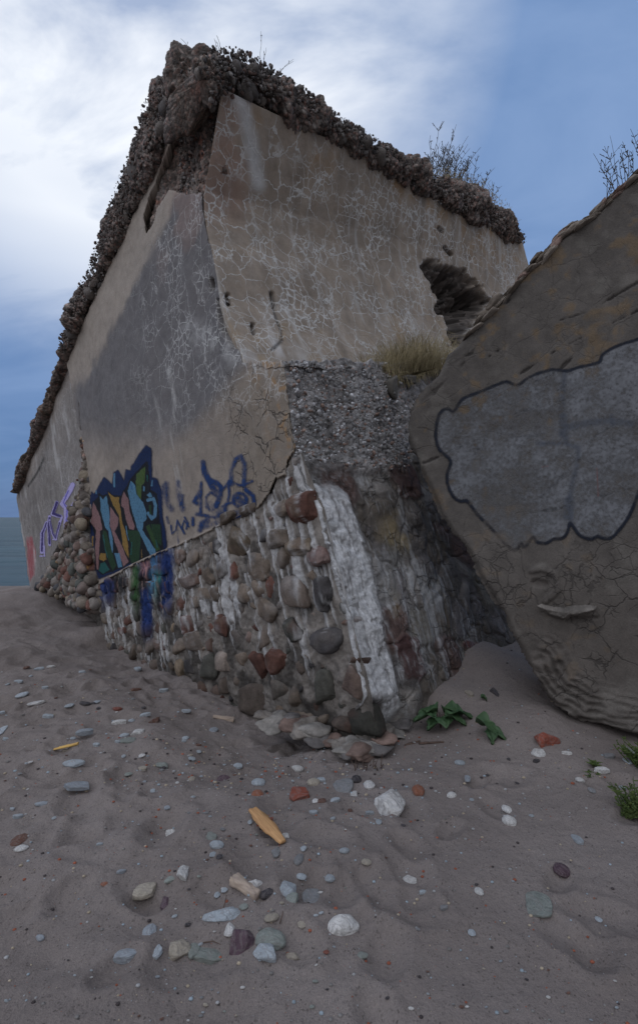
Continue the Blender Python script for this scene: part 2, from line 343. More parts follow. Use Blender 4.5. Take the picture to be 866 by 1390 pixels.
c=blend(c,(.47,.47,.47),wf*.85); c=runs(c,x,y,run,run2); c=c*(1-.25*ss(y,840,960))[...,None]
mask=sd(x,y,cob)+fbm(P,9.,3,8)*2>-3
D=D*ss(dline(x,y,edge_p),0,16)-.03*ss(dline(x,y,edge_p),12,0)
P=P+PL.N*D[...,None]
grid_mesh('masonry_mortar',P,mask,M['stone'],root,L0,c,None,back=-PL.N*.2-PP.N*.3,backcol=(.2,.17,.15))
# real stones bedded in the mortar
spec=[];_nb=[]
def pxs(a,b,w,h,ci,an=0.,pr=.06): 
    q=PL.hit(float(a),float(b)); Y=q[1]; k=abs(nrm(q-CAM)@PL.N); spec.append((q,w*Y/F/k*.5,h*Y/F*.5,an,ci,pr))
pxs(414,692,38,46,1,0,.09);pxs(430,752,30,42,1,.1);pxs(441,808,24,56,3,-.35,.08);pxs(476,928,26,58,2,-.15,.05);pxs(468,984,26,24,7,0,.07);pxs(438,935,34,48,8,.2);pxs(446,872,44,40,3,0,.07)
pxs(395,860,32,42,8,0,.06);pxs(320,736,34,46,4,.1,.07);pxs(256,790,26,26,7,0,.07);pxs(243,755,18,28,2,.2);pxs(345,950,40,46,6,0,.05);pxs(352,905,26,44,1,0,.05);pxs(376,898,26,40,1,0,.05);pxs(350,768,30,44,0);pxs(400,806,36,52,6);pxs(362,828,30,40,9);pxs(404,740,38,40,4);pxs(375,730,34,30,0);pxs(283,905,24,34,8)
pxs(300,850,20,34,1);pxs(265,870,20,28,5);pxs(410,980,40,26,0);pxs(310,700,26,18,9,.1);pxs(385,690,30,24,0,0,.05);pxs(335,690,30,20,6)
ru,rvv=PL.uv(PL.hit(np.array([420.,130.]),np.array([690.,800.])))
r9=np.random.default_rng(77); NS=len(spec)
for row in range(-2,14):
    kx=-2.
    while kx<20:
        cw_=r9.uniform(.16,.33); ctr=row0+eR*(kx*.24+0*row)+eD*((row+.5)*.215+r9.uniform(-.025,.025)+.02*math.sin(kx))
        kx+=cw_/.24
        a_,b_=proj(ctr); 
        if sd(np.array([a_]),np.array([b_]),cob)[0]<(7 if a_>330 else 4) : continue
        ok=True
        for q_ in spec[:NS]:
            dd=ctr-q_[0]
            if abs(dd@eR)<(q_[1]*.9+cw_*.25) and abs(dd@eD)<(q_[2]*.9+.045): ok=False;break
        if not ok: continue
        spec.append((ctr,cw_*.5*r9.uniform(.86,1.02),.105*r9.uniform(.8,1.12),r9.uniform(-.3,.3),int(r9.choice([0,0,1,1,2,3,4,5,6,6,7,7,8,9])),r9.uniform(.015,.055)))
for _ in range(2600):
    a_,b_=r9.uniform(140,500),r9.uniform(620,1035)
    if sd(np.array([a_]),np.array([b_]),cob)[0]<5: continue
    ctr=PL.hit(a_,b_); w_=r9.uniform(.035,.085); h_=w_*r9.uniform(.6,1.1); ok=True
    for q_ in spec:
        dd=ctr-q_[0]
        if (abs(dd@eR)/(q_[1]+w_*.75))**2+(abs(dd@eD)/(q_[2]+h_*.75))**2<1: ok=False;break
    if ok: spec.append((ctr,w_,h_,r9.uniform(-.6,.6),int(r9.choice([0,0,1,3,5,6,6,7,8,9])),r9.uniform(.0,.03)))
Vs,Fs,Cs=[],[],[];k=0
bmx=bmesh.new(); bmesh.ops.create_icosphere(bmx,subdivisions=4,radius=1.); SV=np.array([v.co[:] for v in bmx.verts]); SF=np.array([[v.index for v in f.verts] for f in bmx.faces]); bmx.free()
SV4,SF4=SV,SF
bmx=bmesh.new(); bmesh.ops.create_icosphere(bmx,subdivisions=3,radius=1.); SV3=np.array([v.co[:] for v in bmx.verts]); SF3=np.array([[v.index for v in f.verts] for f in bmx.faces]); bmx.free()
for i,(ctr,sa,sb,an,ci,pr) in enumerate(spec):
    SV,SF=(SV4,SF4) if i<NS else (SV3,SF3)
    e_=r9.uniform(.45,.75); V_=np.sign(SV)*np.abs(SV)**e_; 
    for _ in range(7):
        n_=nrm(r9.normal(size=3)*np.array([1,1,.7])); d_=r9.uniform(.62,.9); t_=V_@n_; V_=V_-n_*(np.maximum(t_-d_,0)*.85)[:,None]
    V_=V_*(1+.10*fbm(SV+i*3.7,1.5,3,7)+.045*fbm(SV+i*3.7,4.,4,9))[:,None]
    ca,sa_=math.cos(an),math.sin(an); x2=V_[:,0]*ca-V_[:,1]*sa_; y2=V_[:,0]*sa_+V_[:,1]*ca
    tx,ty=r9.uniform(-.18,.18,2)
    Pz=ctr+eR*(V_[:,0:1]*sa*ca-V_[:,1:2]*sb*sa_)+eD*(V_[:,0:1]*sa*sa_+V_[:,1:2]*sb*ca)+PL.N*((V_[:,2]*.085-.085+pr-.012)+V_[:,0]*sa*tx+V_[:,1]*sb*ty)[:,None]
    xx_,yy_=proj(Pz); u_,v_=PL.uv(Pz); ru_,ru2_,w_=lime(Pz,u_,v_,xx_,yy_,np.clip(.5+.6*V_[:,2]+.5*V_[:,1]*0,0,1))
    c=PAL[ci]*np.array([1.06,.98,.92])*(r9.uniform(.6,1.1))*(1+.25*fbm(Pz,9.,4,70)+.2*fbm(Pz,30.,3,71))[:,None]
    c=blend(c,PAL[(ci+3)%10],ss(fbm(Pz,6.,3,79),.25,.7)*.4)
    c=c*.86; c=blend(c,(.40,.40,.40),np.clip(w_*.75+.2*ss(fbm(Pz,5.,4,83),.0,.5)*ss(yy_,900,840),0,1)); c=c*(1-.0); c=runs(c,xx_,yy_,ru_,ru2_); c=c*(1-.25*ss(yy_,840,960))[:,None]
    Vs.append(Pz);Fs.append(SF+k);Cs.append(c);k+=len(Pz)
SV,SF=SV3,SF3
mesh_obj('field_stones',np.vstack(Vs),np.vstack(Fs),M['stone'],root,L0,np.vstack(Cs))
tag(root.children[-1],'brown, red and grey field stones laid in courses with white lime streaks')
# ------------------------------------------------------------------ RIGHT UPPER WALL (ruled between the broken corner and the far edge)
def resample(pts,n):
    pts=np.asarray(pts,float); d=np.r_[0,np.cumsum(np.linalg.norm(np.diff(pts,axis=0),axis=1))]; t=np.linspace(0,d[-1],n)
    return np.stack([np.interp(t,d,pts[:,k]) for k in range(pts.shape[1])],-1)
smooth_c=[(301,120),(300,130),(293,171),(288,203),(284,230),(279,258),(279,288),(284,325),(291,352),(300,405),(312,440),(325,470),(333,500)]
def ruled(Lp,Rp,nv,nu):
    Lq=resample(Lp,nv);Rq=resample(Rp,nv); t=np.linspace(0,1,nu)[None,:,None]; return Lq[:,None,:]*(1-t)+Rq[:,None,:]*t
cl=np.array(smooth_c,float); Lp=PL.hit(cl[:,0],cl[:,1])
Rp=PR.hit(np.array([704.,758.]),np.array([312.,500.]))
P=ruled(Lp,Rp,220,420); x,y=proj(P); U,V=PR.uv(P); N=PR.N
n1=fbm(P,1.1,4,121); n2=fbm(P,5.,4,122); streak=fbm(np.stack([U*9,V*1.0,U*0],-1),1.,4,123)
c=np.ones(P.shape)*np.array([.30,.25,.20])*(1+.16*n1+.10*n2+.12*streak)[...,None]
c=blend(c,(.35,.185,.14),ss(fbm(P,2.4,3,124)+.35,-.1,.6)*ss(x,352,318)*ss(y,330,250)*.35)
c=blend(c,(.30,.185,.085),ss(fbm(P,3.,4,125)+.1*streak,.0,.6)*ss(dline(x,y,[(360,140),(705,333)]),75,5)*.65)
c=blend(c,(.30,.20,.09),ss(fbm(P,3.3,4,126),.15,.7)*ss(y,400,470)*.5)
wh=ss(dline(x,y,[(325,130),(338,180),(352,250)]),16,2)*ss(streak+n2*.5,-.8,.3); c=blend(c,(.55,.56,.56),wh*.75)
wh=ss(dline(x,y,[(340,478),(390,470),(378,430)]),26,2)*ss(streak+n2*.6,-.5,.6); c=blend(c,(.55,.55,.55),wh*.7)
drp=ss(fbm(np.stack([U*16,V*1.3,U*0+9],-1),1.,4,127),.35,.9)*ss(y,240,330); c=blend(c,(.5,.5,.49),drp*.45)
mk=np.stack([(1-ss(hs if False else 0*x,1,2))*np.clip(1.05-.5*ss(n1,.2,.9)-.45*ss(dline(x,y,[(345,133),(705,333)]),34,4)*ss(x,350,400),.12,1),.10+0*x,.12+.5*ss(n1+n2*.4,.1,.8)],-1)
hole=[(572,362),(580,351),(600,356),(625,362),(645,378),(662,396),(672,408),(655,425),(640,452),(625,480),(612,470),(606,440),(592,420),(593,404),(580,388)]
hs=sd(x,y,hole)+fbm(P,6.,4,128)*6
f1,f2,idd=worley(P,15.,25)
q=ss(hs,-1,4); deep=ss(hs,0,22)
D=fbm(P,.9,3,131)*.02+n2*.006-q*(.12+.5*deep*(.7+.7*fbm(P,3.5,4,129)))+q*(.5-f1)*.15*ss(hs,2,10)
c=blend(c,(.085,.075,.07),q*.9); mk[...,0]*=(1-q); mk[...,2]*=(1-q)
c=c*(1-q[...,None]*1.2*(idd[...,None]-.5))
sm=[((604,336),(612,345)),((596,310),(600,313)),((370,398),(374,415)),((345,440),(347,452)),((310,400),(312,412))]
for a,b in sm:
    q2=ss(dline(x,y,[a,b]),4,1.5); D=D-q2*.06; c=blend(c,(.06,.05,.045),q2*.9)
ck=ss(dline(x,y,[(372,415),(378,432),(384,450),(385,462),(372,474)])+n2,2.2,.8); c=blend(c,(.04,.04,.04),ck*.8); D=D-ck*.02
P=P+N*D[...,None]
msk_=np.ones(x.shape,bool)
grid_mesh('right_wall',P,msk_,M['concrete'],root,L0,c,mk,back=-N*.25-PL.N*.12,backcol=(.16,.14,.12))
tag(root.children[-1],'brown concrete face netted with white lime-filled cracks and one deep hole')
# ------------------------------------------------------------------ PIER (right side of the foot): aggregate above, limed masonry below
el=np.array([(385,487)]+edge_p[1:],float); Lp=PL.hit(el[:,0],el[:,1]); Rp=PP.hit(np.array([632.,752.]),np.array([500.,960.]))
P=ruled(Lp,Rp,470,260); x,y=proj(P); U,V=PP.uv(P); N=PP.N
ex=np.interp(y,el[:,1],el[:,0]); rx=x-ex
agg=ss(y+fbm(P,4.,4,140)*26-(rx*.05),640,618)*ss(rx+fbm(P,5.,4,125)*22-(620-y)*.35,165,140)
f1,f2,idd=worley(P,24.,35); g1,g2,id2=worley(P,50.,39)
wp=fbm(P,2.2,3,139)*.035; grv=fbm(np.stack([(U+wp)*20,V*2.2,U*0],-1),1.,5,141,.6); grv2=fbm(np.stack([(U+wp)*60,V*7.,U*0],-1),1.,4,142,.6)
sw=np.interp(y,[640,700,800,900,960,1000],[50,54,52,50,50,34])+fbm(P,3.,3,138)*3
strip=ss(rx,sw+6,sw-8)*(1-agg)*ss(y,650+rx*.1+fbm(P,8.,3,132)*10,668+rx*.1)*ss(y-fbm(P,9.,3,131)*12,np.where(rx<30,956,1000),np.where(rx<30,944,985))
# block courses right of the strip
bu=(P-row0)@PP.U; bv=(P-row0)@PP.V; bb=worley(np.stack([bu*1.0,bv*1.0,bu*0],-1),3.1,77,.7)
edge=ss(bb[1]-bb[0],.22,.03); bid=bb[2]
D=agg*(fbm(P,3.,4,143)*.05+(dm(f1)-.7)*.035+(dm(g1)-.7)*.018-.02)
D+=.012*strip; D+=(1-agg)*(fbm(P,2.5,4,144)*.02+grv*.002+ (1-edge)*.012-.045+fbm(P,10.,4,145)*.006)
D+=strip*(.014+grv*.004+grv2*.004+.018*np.abs(fbm(P,4.,4,137))+.005*fbm(P,38.,3,134))-(1-agg)*.018*ss(np.abs(fbm(P,3.1,3,133)),.12,.0)
# undercut at the foot: rounded mortar belly
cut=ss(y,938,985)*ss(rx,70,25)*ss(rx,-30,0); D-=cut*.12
hl=ss(dline(x,y,[(516,972),(519,980)]),7,2.5); D-=hl*.05
ca=np.ones(P.shape)*np.array([.235,.225,.22])*(.75+.9*idd)[...,None]
ca=blend(ca,(.56,.57,.58),ss(fbm(P,2.4,4,146)+.6*ss(x,520,400)-.1,.05,.7)*.5*ss(id2,.2,.8)); ca=blend(ca,(.36,.17,.09),((id2>.93)&(idd>.3))*.5)
cb=np.array([(.20,.18,.165),(.18,.165,.14),(.12,.08,.07),(.24,.22,.20),(.17,.155,.15),(.14,.12,.10)])[(bid*5.99).astype(int)]
cb=cb*(1+.3*fbm(P,7.,4,147))[...,None]; cb=blend(cb*.85,(.08,.072,.066),edge*.6)
for (a_,b_,r_,colr) in (((558,880),(566,905),20,(.075,.04,.038)),((548,640),(560,660),18,(.085,.05,.045)),((640,872),(648,880),8,(.09,.03,.03)),((470,810),(474,820),1,(.1,.1,.1))):
    r=ss(dline(x,y,[a_,b_])+fbm(P,12.,3,148)*5,r_,r_-5); cb=blend(cb,colr,r*.9); D+=r*.02
cb=blend(cb,(.30,.22,.08),ss(fbm(P,3.,4,149),.1,.6)*.45*ss(dline(x,y,[(560,820),(545,720)]),40,5))
wf=ss(.5*grv+.5*grv2+.75*fbm(P,2.2,4,150)+.14-.25*ss(rx,100,150),.0,.85); cb=blend(cb,(.40,.41,.42),np.clip(wf*.7+.38*ss(fbm(P,2.,4,127)+.4*fbm(P,50.,2,126),-.2,.5)*ss(rx,150,60),0,.9))
c=cb*(1-agg[...,None])+ca*agg[...,None]
fg=fbm(P,60.,3,130); sc_=np.ones(P.shape)*np.array([.56,.57,.58])*(1+.25*fg+.2*fbm(P,9.,3,129))[...,None]; strip=strip*ss(fbm(P,6.,4,128)+.3*fg,-1.0,-.5); sc_=blend(sc_,(.17,.16,.155),ss(-.25*grv-1.*grv2-.4*fbm(P,5.,4,136),.15,.75)*.75); c=c*(1-.92*strip[...,None])+sc_*.92*strip[...,None]
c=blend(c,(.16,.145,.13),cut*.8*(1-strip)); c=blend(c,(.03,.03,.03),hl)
mk=np.stack([0*x,.5*(1-agg)*(1-strip),0*x],-1)
tz_=ss(y,512,488); P=P+N*D[...,None]; P[...,2]+=tz_*(fbm(P,5.,4,135)*.05+.01)
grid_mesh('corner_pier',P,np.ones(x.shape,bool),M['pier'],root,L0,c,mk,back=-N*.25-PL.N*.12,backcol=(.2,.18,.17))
tag(root.children[-1],'broken grey aggregate above and white limed masonry below, on the right side')
# ledge between pier top and upper wall
a0=PL.hit(385,484);a1=PP.hit(632,497); b0=PL.hit(327,487);b1=PR.hit(764,490)
P=ruled([a0-PP.N*.0,b0],[a1,b1],60,200); f1,f2,idd=worley(P,12.,45)
P[...,2]+=fbm(P,3.,4,151)*.02+(.5-f1)*.03-.085
c=np.ones(P.shape)*np.array([.26,.24,.22])*(.6+.8*idd)[...,None]
grid_mesh('ledge',P,np.ones(P.shape[:2],bool),M['rubble_fine'],root,L0,c,None)
# ------------------------------------------------------------------ sweeping crust
def sweep(name,stations,mat,parent,loc,plane_fn,fw=.16,bk=.55,n_u=400,n_v=150,amp=1.,seed=0,wsc=19.,base=(.135,.122,.115),ecc=2.4,cols=None,osc=.82):
    cs,ax,rr,ns=[],[],[],[]
    for (i_,o_) in stations:
        pl=plane_fn(i_); a=pl.hit(*map(float,i_)); b=pl.hit(*map(float,o_)); 
        # outer silhouette point lies a little in front of the wall plane
        b=a+(b-a)*osc; cs.append((a+b)/2); ax.append((b-a)/2); ns.append(pl.N)
    cs,ax,ns=map(np.array,(cs,ax,ns)); d=np.r_[0,np.cumsum(np.linalg.norm(np.diff(cs,axis=0),axis=1))]; t=np.linspace(0,d[-1],n_u)
    ip=lambda a:np.stack([np.interp(t,d,a[:,k]) for k in range(3)],-1)
    def sm(a,k=9):
        pad=np.concatenate([np.repeat(a[:1],k,0),a,np.repeat(a[-1:],k,0)]); return np.stack([np.convolve(pad[:,j],np.ones(2*k+1)/(2*k+1),'valid') for j in range(3)],-1)
    cs,ax,ns=sm(ip(cs)),sm(ip(ax)),sm(ip(ns),14); ns/=np.linalg.norm(ns,axis=1)[:,None]
    th=np.linspace(0,2*np.pi,n_v,endpoint=False); e=2/ecc
    cu=np.sign(np.cos(th))*np.abs(np.cos(th))**e; su=np.sign(np.sin(th))*np.abs(np.sin(th))**e
    endt=np.minimum(1,np.minimum(np.arange(n_u),np.arange(n_u)[::-1])/6.)**.5
    depth=np.where(su>0,fw,bk)
    P=cs[:,None,:]+ax[:,None,:]*(cu[None,:,None]*.93)*endt[:,None,None]+ns[:,None,:]*((su*depth)[None,:,None]*endt[:,None,None])
    Nn=P-cs[:,None,:]; Nn/=np.linalg.norm(Nn,axis=2)[...,None]+1e-9
    f1,f2,idd=worley(P,wsc,seed); g1,g2,id2=worley(P,wsc*2.3,seed+4)
    D=fbm(P,1.7,4,seed+10)*.16+np.abs(fbm(P,3.6,4,seed+13))*.07-.04+fbm(P,5.,4,seed+12)*.055+(dm(f1)-.7)*.05+(dm(g1)-.7)*.022+fbm(P,26.,3,seed+11)*.010
    P=P+Nn*(D*amp)[...,None]
    c=np.ones(P.shape)*np.array(base)*(.4+1.25*idd)[...,None]
    c=blend(c,(.22,.135,.115),(id2>.92)*.6); c=blend(c,(.38,.36,.34),((id2<.10)|(idd>.95))*.55); c=blend(c,(.20,.15,.09),ss(fbm(P,1.8,3,seed+14),.1,.6)*.15)
    if cols is not None: c=cols(P,c)
    idx=np.arange(n_u*n_v).reshape(n_u,n_v); a=idx[:-1];b=idx[1:]
    Q=np.stack([a.ravel(),np.roll(a,-1,1).ravel(),np.roll(b,-1,1).ravel(),b.ravel()],-1)
    V=P.reshape(-1,3); cc=c.reshape(-1,3)
    e_=np.cross(V[Q[:,1]]-V[Q[:,0]],V[Q[:,3]]-V[Q[:,0]])
    if (e_*Nn[:-1].reshape(-1,3)).sum()<0: Q=Q[:,::-1]
    k=len(V); V=np.vstack([V,P[0].mean(0),P[-1].mean(0)]); cc=np.vstack([cc,cc[:1],cc[-1:]])
    j=np.arange(n_v); T0=np.stack([np.full(n_v,k),idx[0][(j+1)%n_v],idx[0][j],idx[0][j]],-1); T1=np.stack([np.full(n_v,k+1),idx[-1][j],idx[-1][(j+1)%n_v],idx[-1][(j+1)%n_v]],-1)
    return mesh_obj(name,V,np.vstack([Q]),mat,parent,loc,cc,None)
pf=lambda p: PL if p[0]<285 else PR
stL=[((97,479),(88,482)),((103,462),(87,456)),((114,435),(100,436)),((130,402),(103,398)),((150,358),(124,362)),((167,323),(133,328)),((186,282),(152,262)),((203,250),(165,222)),((216,215),(182,180)),((232,180),(190,140)),((255,158),(207,95)),((274,138),(240,66)),((286,134),(256,52))]
stR=[((284,140),(246,72)),((300,134),(270,46)),((322,131),(300,47)),((345,136),(333,60)),((372,149),(362,84)),((400,165),(392,102)),((450,193),(440,143)),((500,222),(500,180)),((540,244),(545,206)),((578,264),(582,232)),((600,276),(615,236)),((625,290),(642,250)),((660,309),(668,268)),((688,323),(690,294)),((706,334),(702,318))]
sweep('rubble_top',stL,M['rubble'],root,L0,lambda p:PL,fw=.11,bk=.7,n_u=820,n_v=230,seed=200)
sweep('rubble_top',stR,M['rubble'],root,L0,lambda p:PR,fw=.11,bk=.7,n_u=820,n_v=230,seed=230)
for o in root.children[-2:]: tag(o,'crumbling dark aggregate crust overhanging the wall top')
# corner boss joining both crusts
def blob(name,ctr,rad,axes,mat,parent,loc,seed,amp=1.,sub=6,base=(.13,.115,.105),wsc=15.):
    import bmesh
    bm=bmesh.new(); bmesh.ops.create_icosphere(bm,subdivisions=sub,radius=1.); V=np.array([v.co[:] for v in bm.verts]); Fc=np.array([[v.index for v in f.verts] for f in bm.faces]); bm.free()
    P=ctr+(V*np.array(rad))@np.array(axes); Nn=V@np.array(axes)
    f1,f2,idd=worley(P,wsc,seed); g1,g2,id2=worley(P,wsc*2.3,seed+4)
    P=P+Nn*((fbm(P,2.4,4,seed+10)*.09+fbm(P,5.,4,seed+12)*.05+(dm(f1)-.7)*.05+(dm(g1)-.7)*.022+fbm(P,26.,3,seed+11)*.01)*amp)[:,None]
    c=np.ones(P.shape)*np.array(base)*(.4+1.25*idd)[:,None]; c=blend(c,(.22,.135,.115),(id2>.92)*.6); c=blend(c,(.38,.36,.34),((id2<.10)|(idd>.95))*.55)
    return mesh_obj(name,P,Fc,mat,parent,loc,c)
I3=np.eye(3)
cc_=PL.hit(262.,108.)-PL.N*.22-PR.N*.12
blob('rubble_boss',cc_,(.36,.36,.27),I3,M['rubble'],root,L0,260)
blob('rubble_boss',PL.hit(236.,150.)-PL.N*.22,(.28,.30,.24),I3,M['rubble'],root,L0,270)
def scatter(name,pl,line_in,line_out,n,parent,loc,szr,out,seed,lab=None,pal=None):
    r=np.random.default_rng(seed); pal=pal or [(.15,.14,.13),(.11,.10,.095),(.21,.195,.185),(.15,.105,.09),(.08,.075,.075),(.28,.265,.255)]
    pr=[rock_mesh(950+i,2,'angular') for i in range(9)]; Vs,Fs,Cs=[],[],[];k=0
    a=resample(np.array(line_in,float),400); b=resample(np.array(line_out,float),400)
    for i in range(n):
        j=int(r.integers(0,400)); t=r.uniform(-.05,.90); q=a[j]*(1-t)+b[j]*t; pt=pl.hit(q[0],q[1])+pl.N*(out(t)+r.uniform(-.05,.02))
        V,F_=pr[i%9]; sz=szr[0]+(szr[1]-szr[0])*r.random()**3.; Q=np.linalg.qr(r.normal(size=(3,3)))[0]
        Vs.append(pt+(V*sz*r.uniform(.55,1.1,3))@Q); Fs.append(F_+k); k+=len(V); c=np.array(pal[int(r.integers(0,len(pal)))])*r.uniform(.75,1.2); Cs.append(np.tile(c,(len(V),1)))
    o=mesh_obj(name,np.vstack(Vs),np.vstack(Fs),M['stone'],parent,loc,np.vstack(Cs)); 
    if lab: tag(o,lab)
BIGP=[(.15,.135,.125),(.19,.17,.155),(.12,.11,.105)]
OV=lambda t:.13*math.sqrt(max(0.,1-(2*min(max(t,0),1)-1)**2))
lin=lambda st,k,o=1.: [tuple(np.array(s_[0])+(np.array(s_[1])-np.array(s_[0]))*(0 if k==0 else o)) for s_ in st]
scatter('loose_aggregate',PL,lin(stL,0),lin(stL,1,.72),2300,root,L0,(.006,.028),OV,41)
scatter('loose_aggregate',PR,lin(stR,0),lin(stR,1,.76),2900,root,L0,(.006,.030),OV,42)
scatter('broken_chunks',PL,lin(stL,0),lin(stL,1,.66),46,root,L0,(.05,.13),lambda t:OV(t)-.05,51,None,BIGP)
scatter('broken_chunks',PR,lin(stR,0),lin(stR,1,.70),56,root,L0,(.05,.14),lambda t:OV(t)-.05,52,None,BIGP)
scatter('loose_aggregate',PP,[(400,492),(412,625)],[(560,495),(575,640)],1500,root,L0,(.007,.026),lambda t:.012,43,None,[(.40,.40,.405),(.28,.275,.27),(.16,.155,.15),(.50,.50,.51),(.24,.17,.14)])
scatter('loose_aggregate',PL,[(234,175),(234,282)],[(294,135),(272,285)],500,root,L0,(.008,.030),lambda t:-.07,44)
# footing skirt at the sand
ftst=[(352,985),(385,990),(420,1005),(455,1022),(488,1036),(512,1026),(535,1012),(562,998)]
def foot():
    pts=[]
    for (a,b) in ftst:
        r=ray(float(a),float(b)-4); pts.append(CAM+r*((-.04-1.5)/r[2]))
    pts=resample(np.array(pts),19); Vs,Fs,Cs=[],[],[];k=0
    for i,p in enumerate(pts):
        V,F_=rock_mesh(320+i,4,'angular'); t_=nrm(pts[min(i+1,18)]-pts[max(i-1,0)]); n_=nrm(np.cross(t_,[0,0,1.])); n_=n_ if n_[1]<0 else -n_
        sz=RNG.uniform(.75,1.3); q=p-n_*(.10+RNG.uniform(-.02,.03))+np.array([0,0,RNG.uniform(-.02,.02)])
        u_=nrm(np.array([RNG.uniform(-.2,.2),RNG.uniform(-.2,.2),1.])); P=q+V[:,0:1]*t_*.12*sz+V[:,1:2]*n_*.13*sz+V[:,2:3]*u_*.045*sz
        Nn=P-q; Nn/=np.linalg.norm(Nn,axis=1)[:,None]; lay=np.abs(((P[:,2]+fbm(P,4.,2,301)*.02)*34)%1-.5); P=P+Nn*(fbm(P,9.,4,302)*.022+(lay-.25)*.016+fbm(P,30.,3,303)*.006)[:,None]
        cc=np.array([(.19,.17,.15),(.23,.215,.195),(.13,.12,.115),(.17,.12,.10)])[i%4]*(1+.35*fbm(P,12.,4,304))[:,None]
        Vs.append(P);Fs.append(F_+k);Cs.append(cc);k+=len(V)
    mesh_obj('mortar_footing',np.vstack(Vs),np.vstack(Fs),M['stone'],root,L0,np.vstack(Cs))
foot()
# unseen filler hulls closing the body behind the faces, added to block light
import bmesh
def hull(name,pts,parent,loc,col=(.13,.115,.10)):
    bm=bmesh.new(); vs=[bm.verts.new(Vector(p)) for p in pts]; r=bmesh.ops.convex_hull(bm,input=vs)
    bmesh.ops.delete(bm,geom=[v for v in bm.verts if not v.link_faces],context='VERTS')
    bmesh.ops.triangulate(bm,faces=bm.faces[:])
    bmesh.ops.recalc_face_normals(bm,faces=bm.faces[:]); bm.verts.index_update()
    V=np.array([v.co[:] for v in bm.verts]);Fc=np.array([[v.index for v in f.verts] for f in bm.faces]); bm.free()
    return mesh_obj(name,V,Fc,M['core'],parent,loc,np.tile(np.array(col),(len(V),1)),None,False)
iL,iR=-PL.N*.16,-PR.N*.62
tL=PL.hit(100.,478.)+iL; tC=PL.hit(300.,128.)-PL.N*.35-PR.N*.75; tR=PR.hit(700.,332.)+iR
bL=PL.hit(134.,850.)+iL; bC=PL.hit(333.,500.)-PL.N*.3-PR.N*.6; bR=PR.hit(758.,500.)+iR
dn=np.array([-.0,0,-3.6]); bb_=-PL.N*4.2
hull('filler_mass',[tL,tC,tR,bL,bC,bR,bC+dn*.9,bR+dn*1.3,bL+np.array([0,0,-1.]),tL+bb_,bL+bb_+np.array([0,0,-1.]),tR+np.array([-3,3.5,-.4]),bR+np.array([-3,3.5,-4.6])],root,L0)
k0=PL.hit(380.,500.)-PL.N*.2-PP.N*.22;k1=PP.hit(590.,512.)-PP.N*.22;k2=PL.hit(500.,1040.)-PL.N*.2-PP.N*.30;k3=PP.hit(700.,960.)-PP.N*.22
hull('filler_mass',[k0,k1,k2,k3,k0-PL.N*1.3,k1+np.array([-.3,1.6,0]),k2-PL.N*1.3-PP.N*.3,k3+np.array([-.3,1.6,0]),PL.hit(300.,800.)-PL.N*.3-PP.N*.2,PL.hit(330.,1000.)-PL.N*.25],root,L0)
# ------------------------------------------------------------------ GRAFFITI painter
def paint(name,pl,poly,cell,cellv,layers,parent,loc,disp,label,off=.006,base=None,dim=1.):
    P,U,V,x,y=plane_grid(pl,poly,cell,0.02,cellv)
    al=np.zeros(x.shape); c=np.zeros(P.shape)
    wob=fbm(P,26.,3,400)*.45; wob2=fbm(P,60.,2,401)
    for L in layers:
        kind,pts,col,w,soft=L[:5]; op=L[5] if len(L)>5 else 1.
        if kind=='poly': d=sd(x,y,pts)+wob+w; a=ss(d,-soft,soft)
        elif kind=='line': d=w/2-dline(x,y,pts)+wob; a=ss(d,-soft,soft)
        elif kind=='ring': d=w/2-np.abs(np.hypot(x-pts[0],(y-pts[1]))-pts[2])+wob; a=ss(d,-soft,soft)
        if op<1: a=a*np.clip(op+wob2*.3+fbm(P,9.,3,402)*.35,0,1)
        col=tuple(k_*dim for k_ in col); na=a+al*(1-a); c=np.where(na[...,None]>1e-4,(np.array(col)*a[...,None]+c*(al*(1-a))[...,None])/np.maximum(na,1e-4)[...,None],c); al=na
    if base is not None: al=al*base(P,x,y)
    P=P+pl.N*(disp(P,x,y)+off)[...,None]
    k=al>.02; kk=k.copy(); kk[1:]|=k[:-1];kk[:-1]|=k[1:];kk[:,1:]|=k[:,:-1];kk[:,:-1]|=k[:,1:]
    o=grid_mesh(name,P,kk,M['paint'],parent,loc,c,None,alpha=al); tag(o,label); return o
z=lambda pts,ox,oy,s: [(ox+a/s,oy+b/s) for a,b in pts]
Z=lambda *p: z(p,110,590,5.793)
PK=(.42,.24,.24);LBL=(.16,.38,.58);YE=(.46,.28,.07);GR=(.05,.12,.035);DB=(.012,.035,.13);BK=(.012,.014,.02);DG=(.03,.085,.035);TL=(.03,.17,.16);LG=(.11,.19,.05)
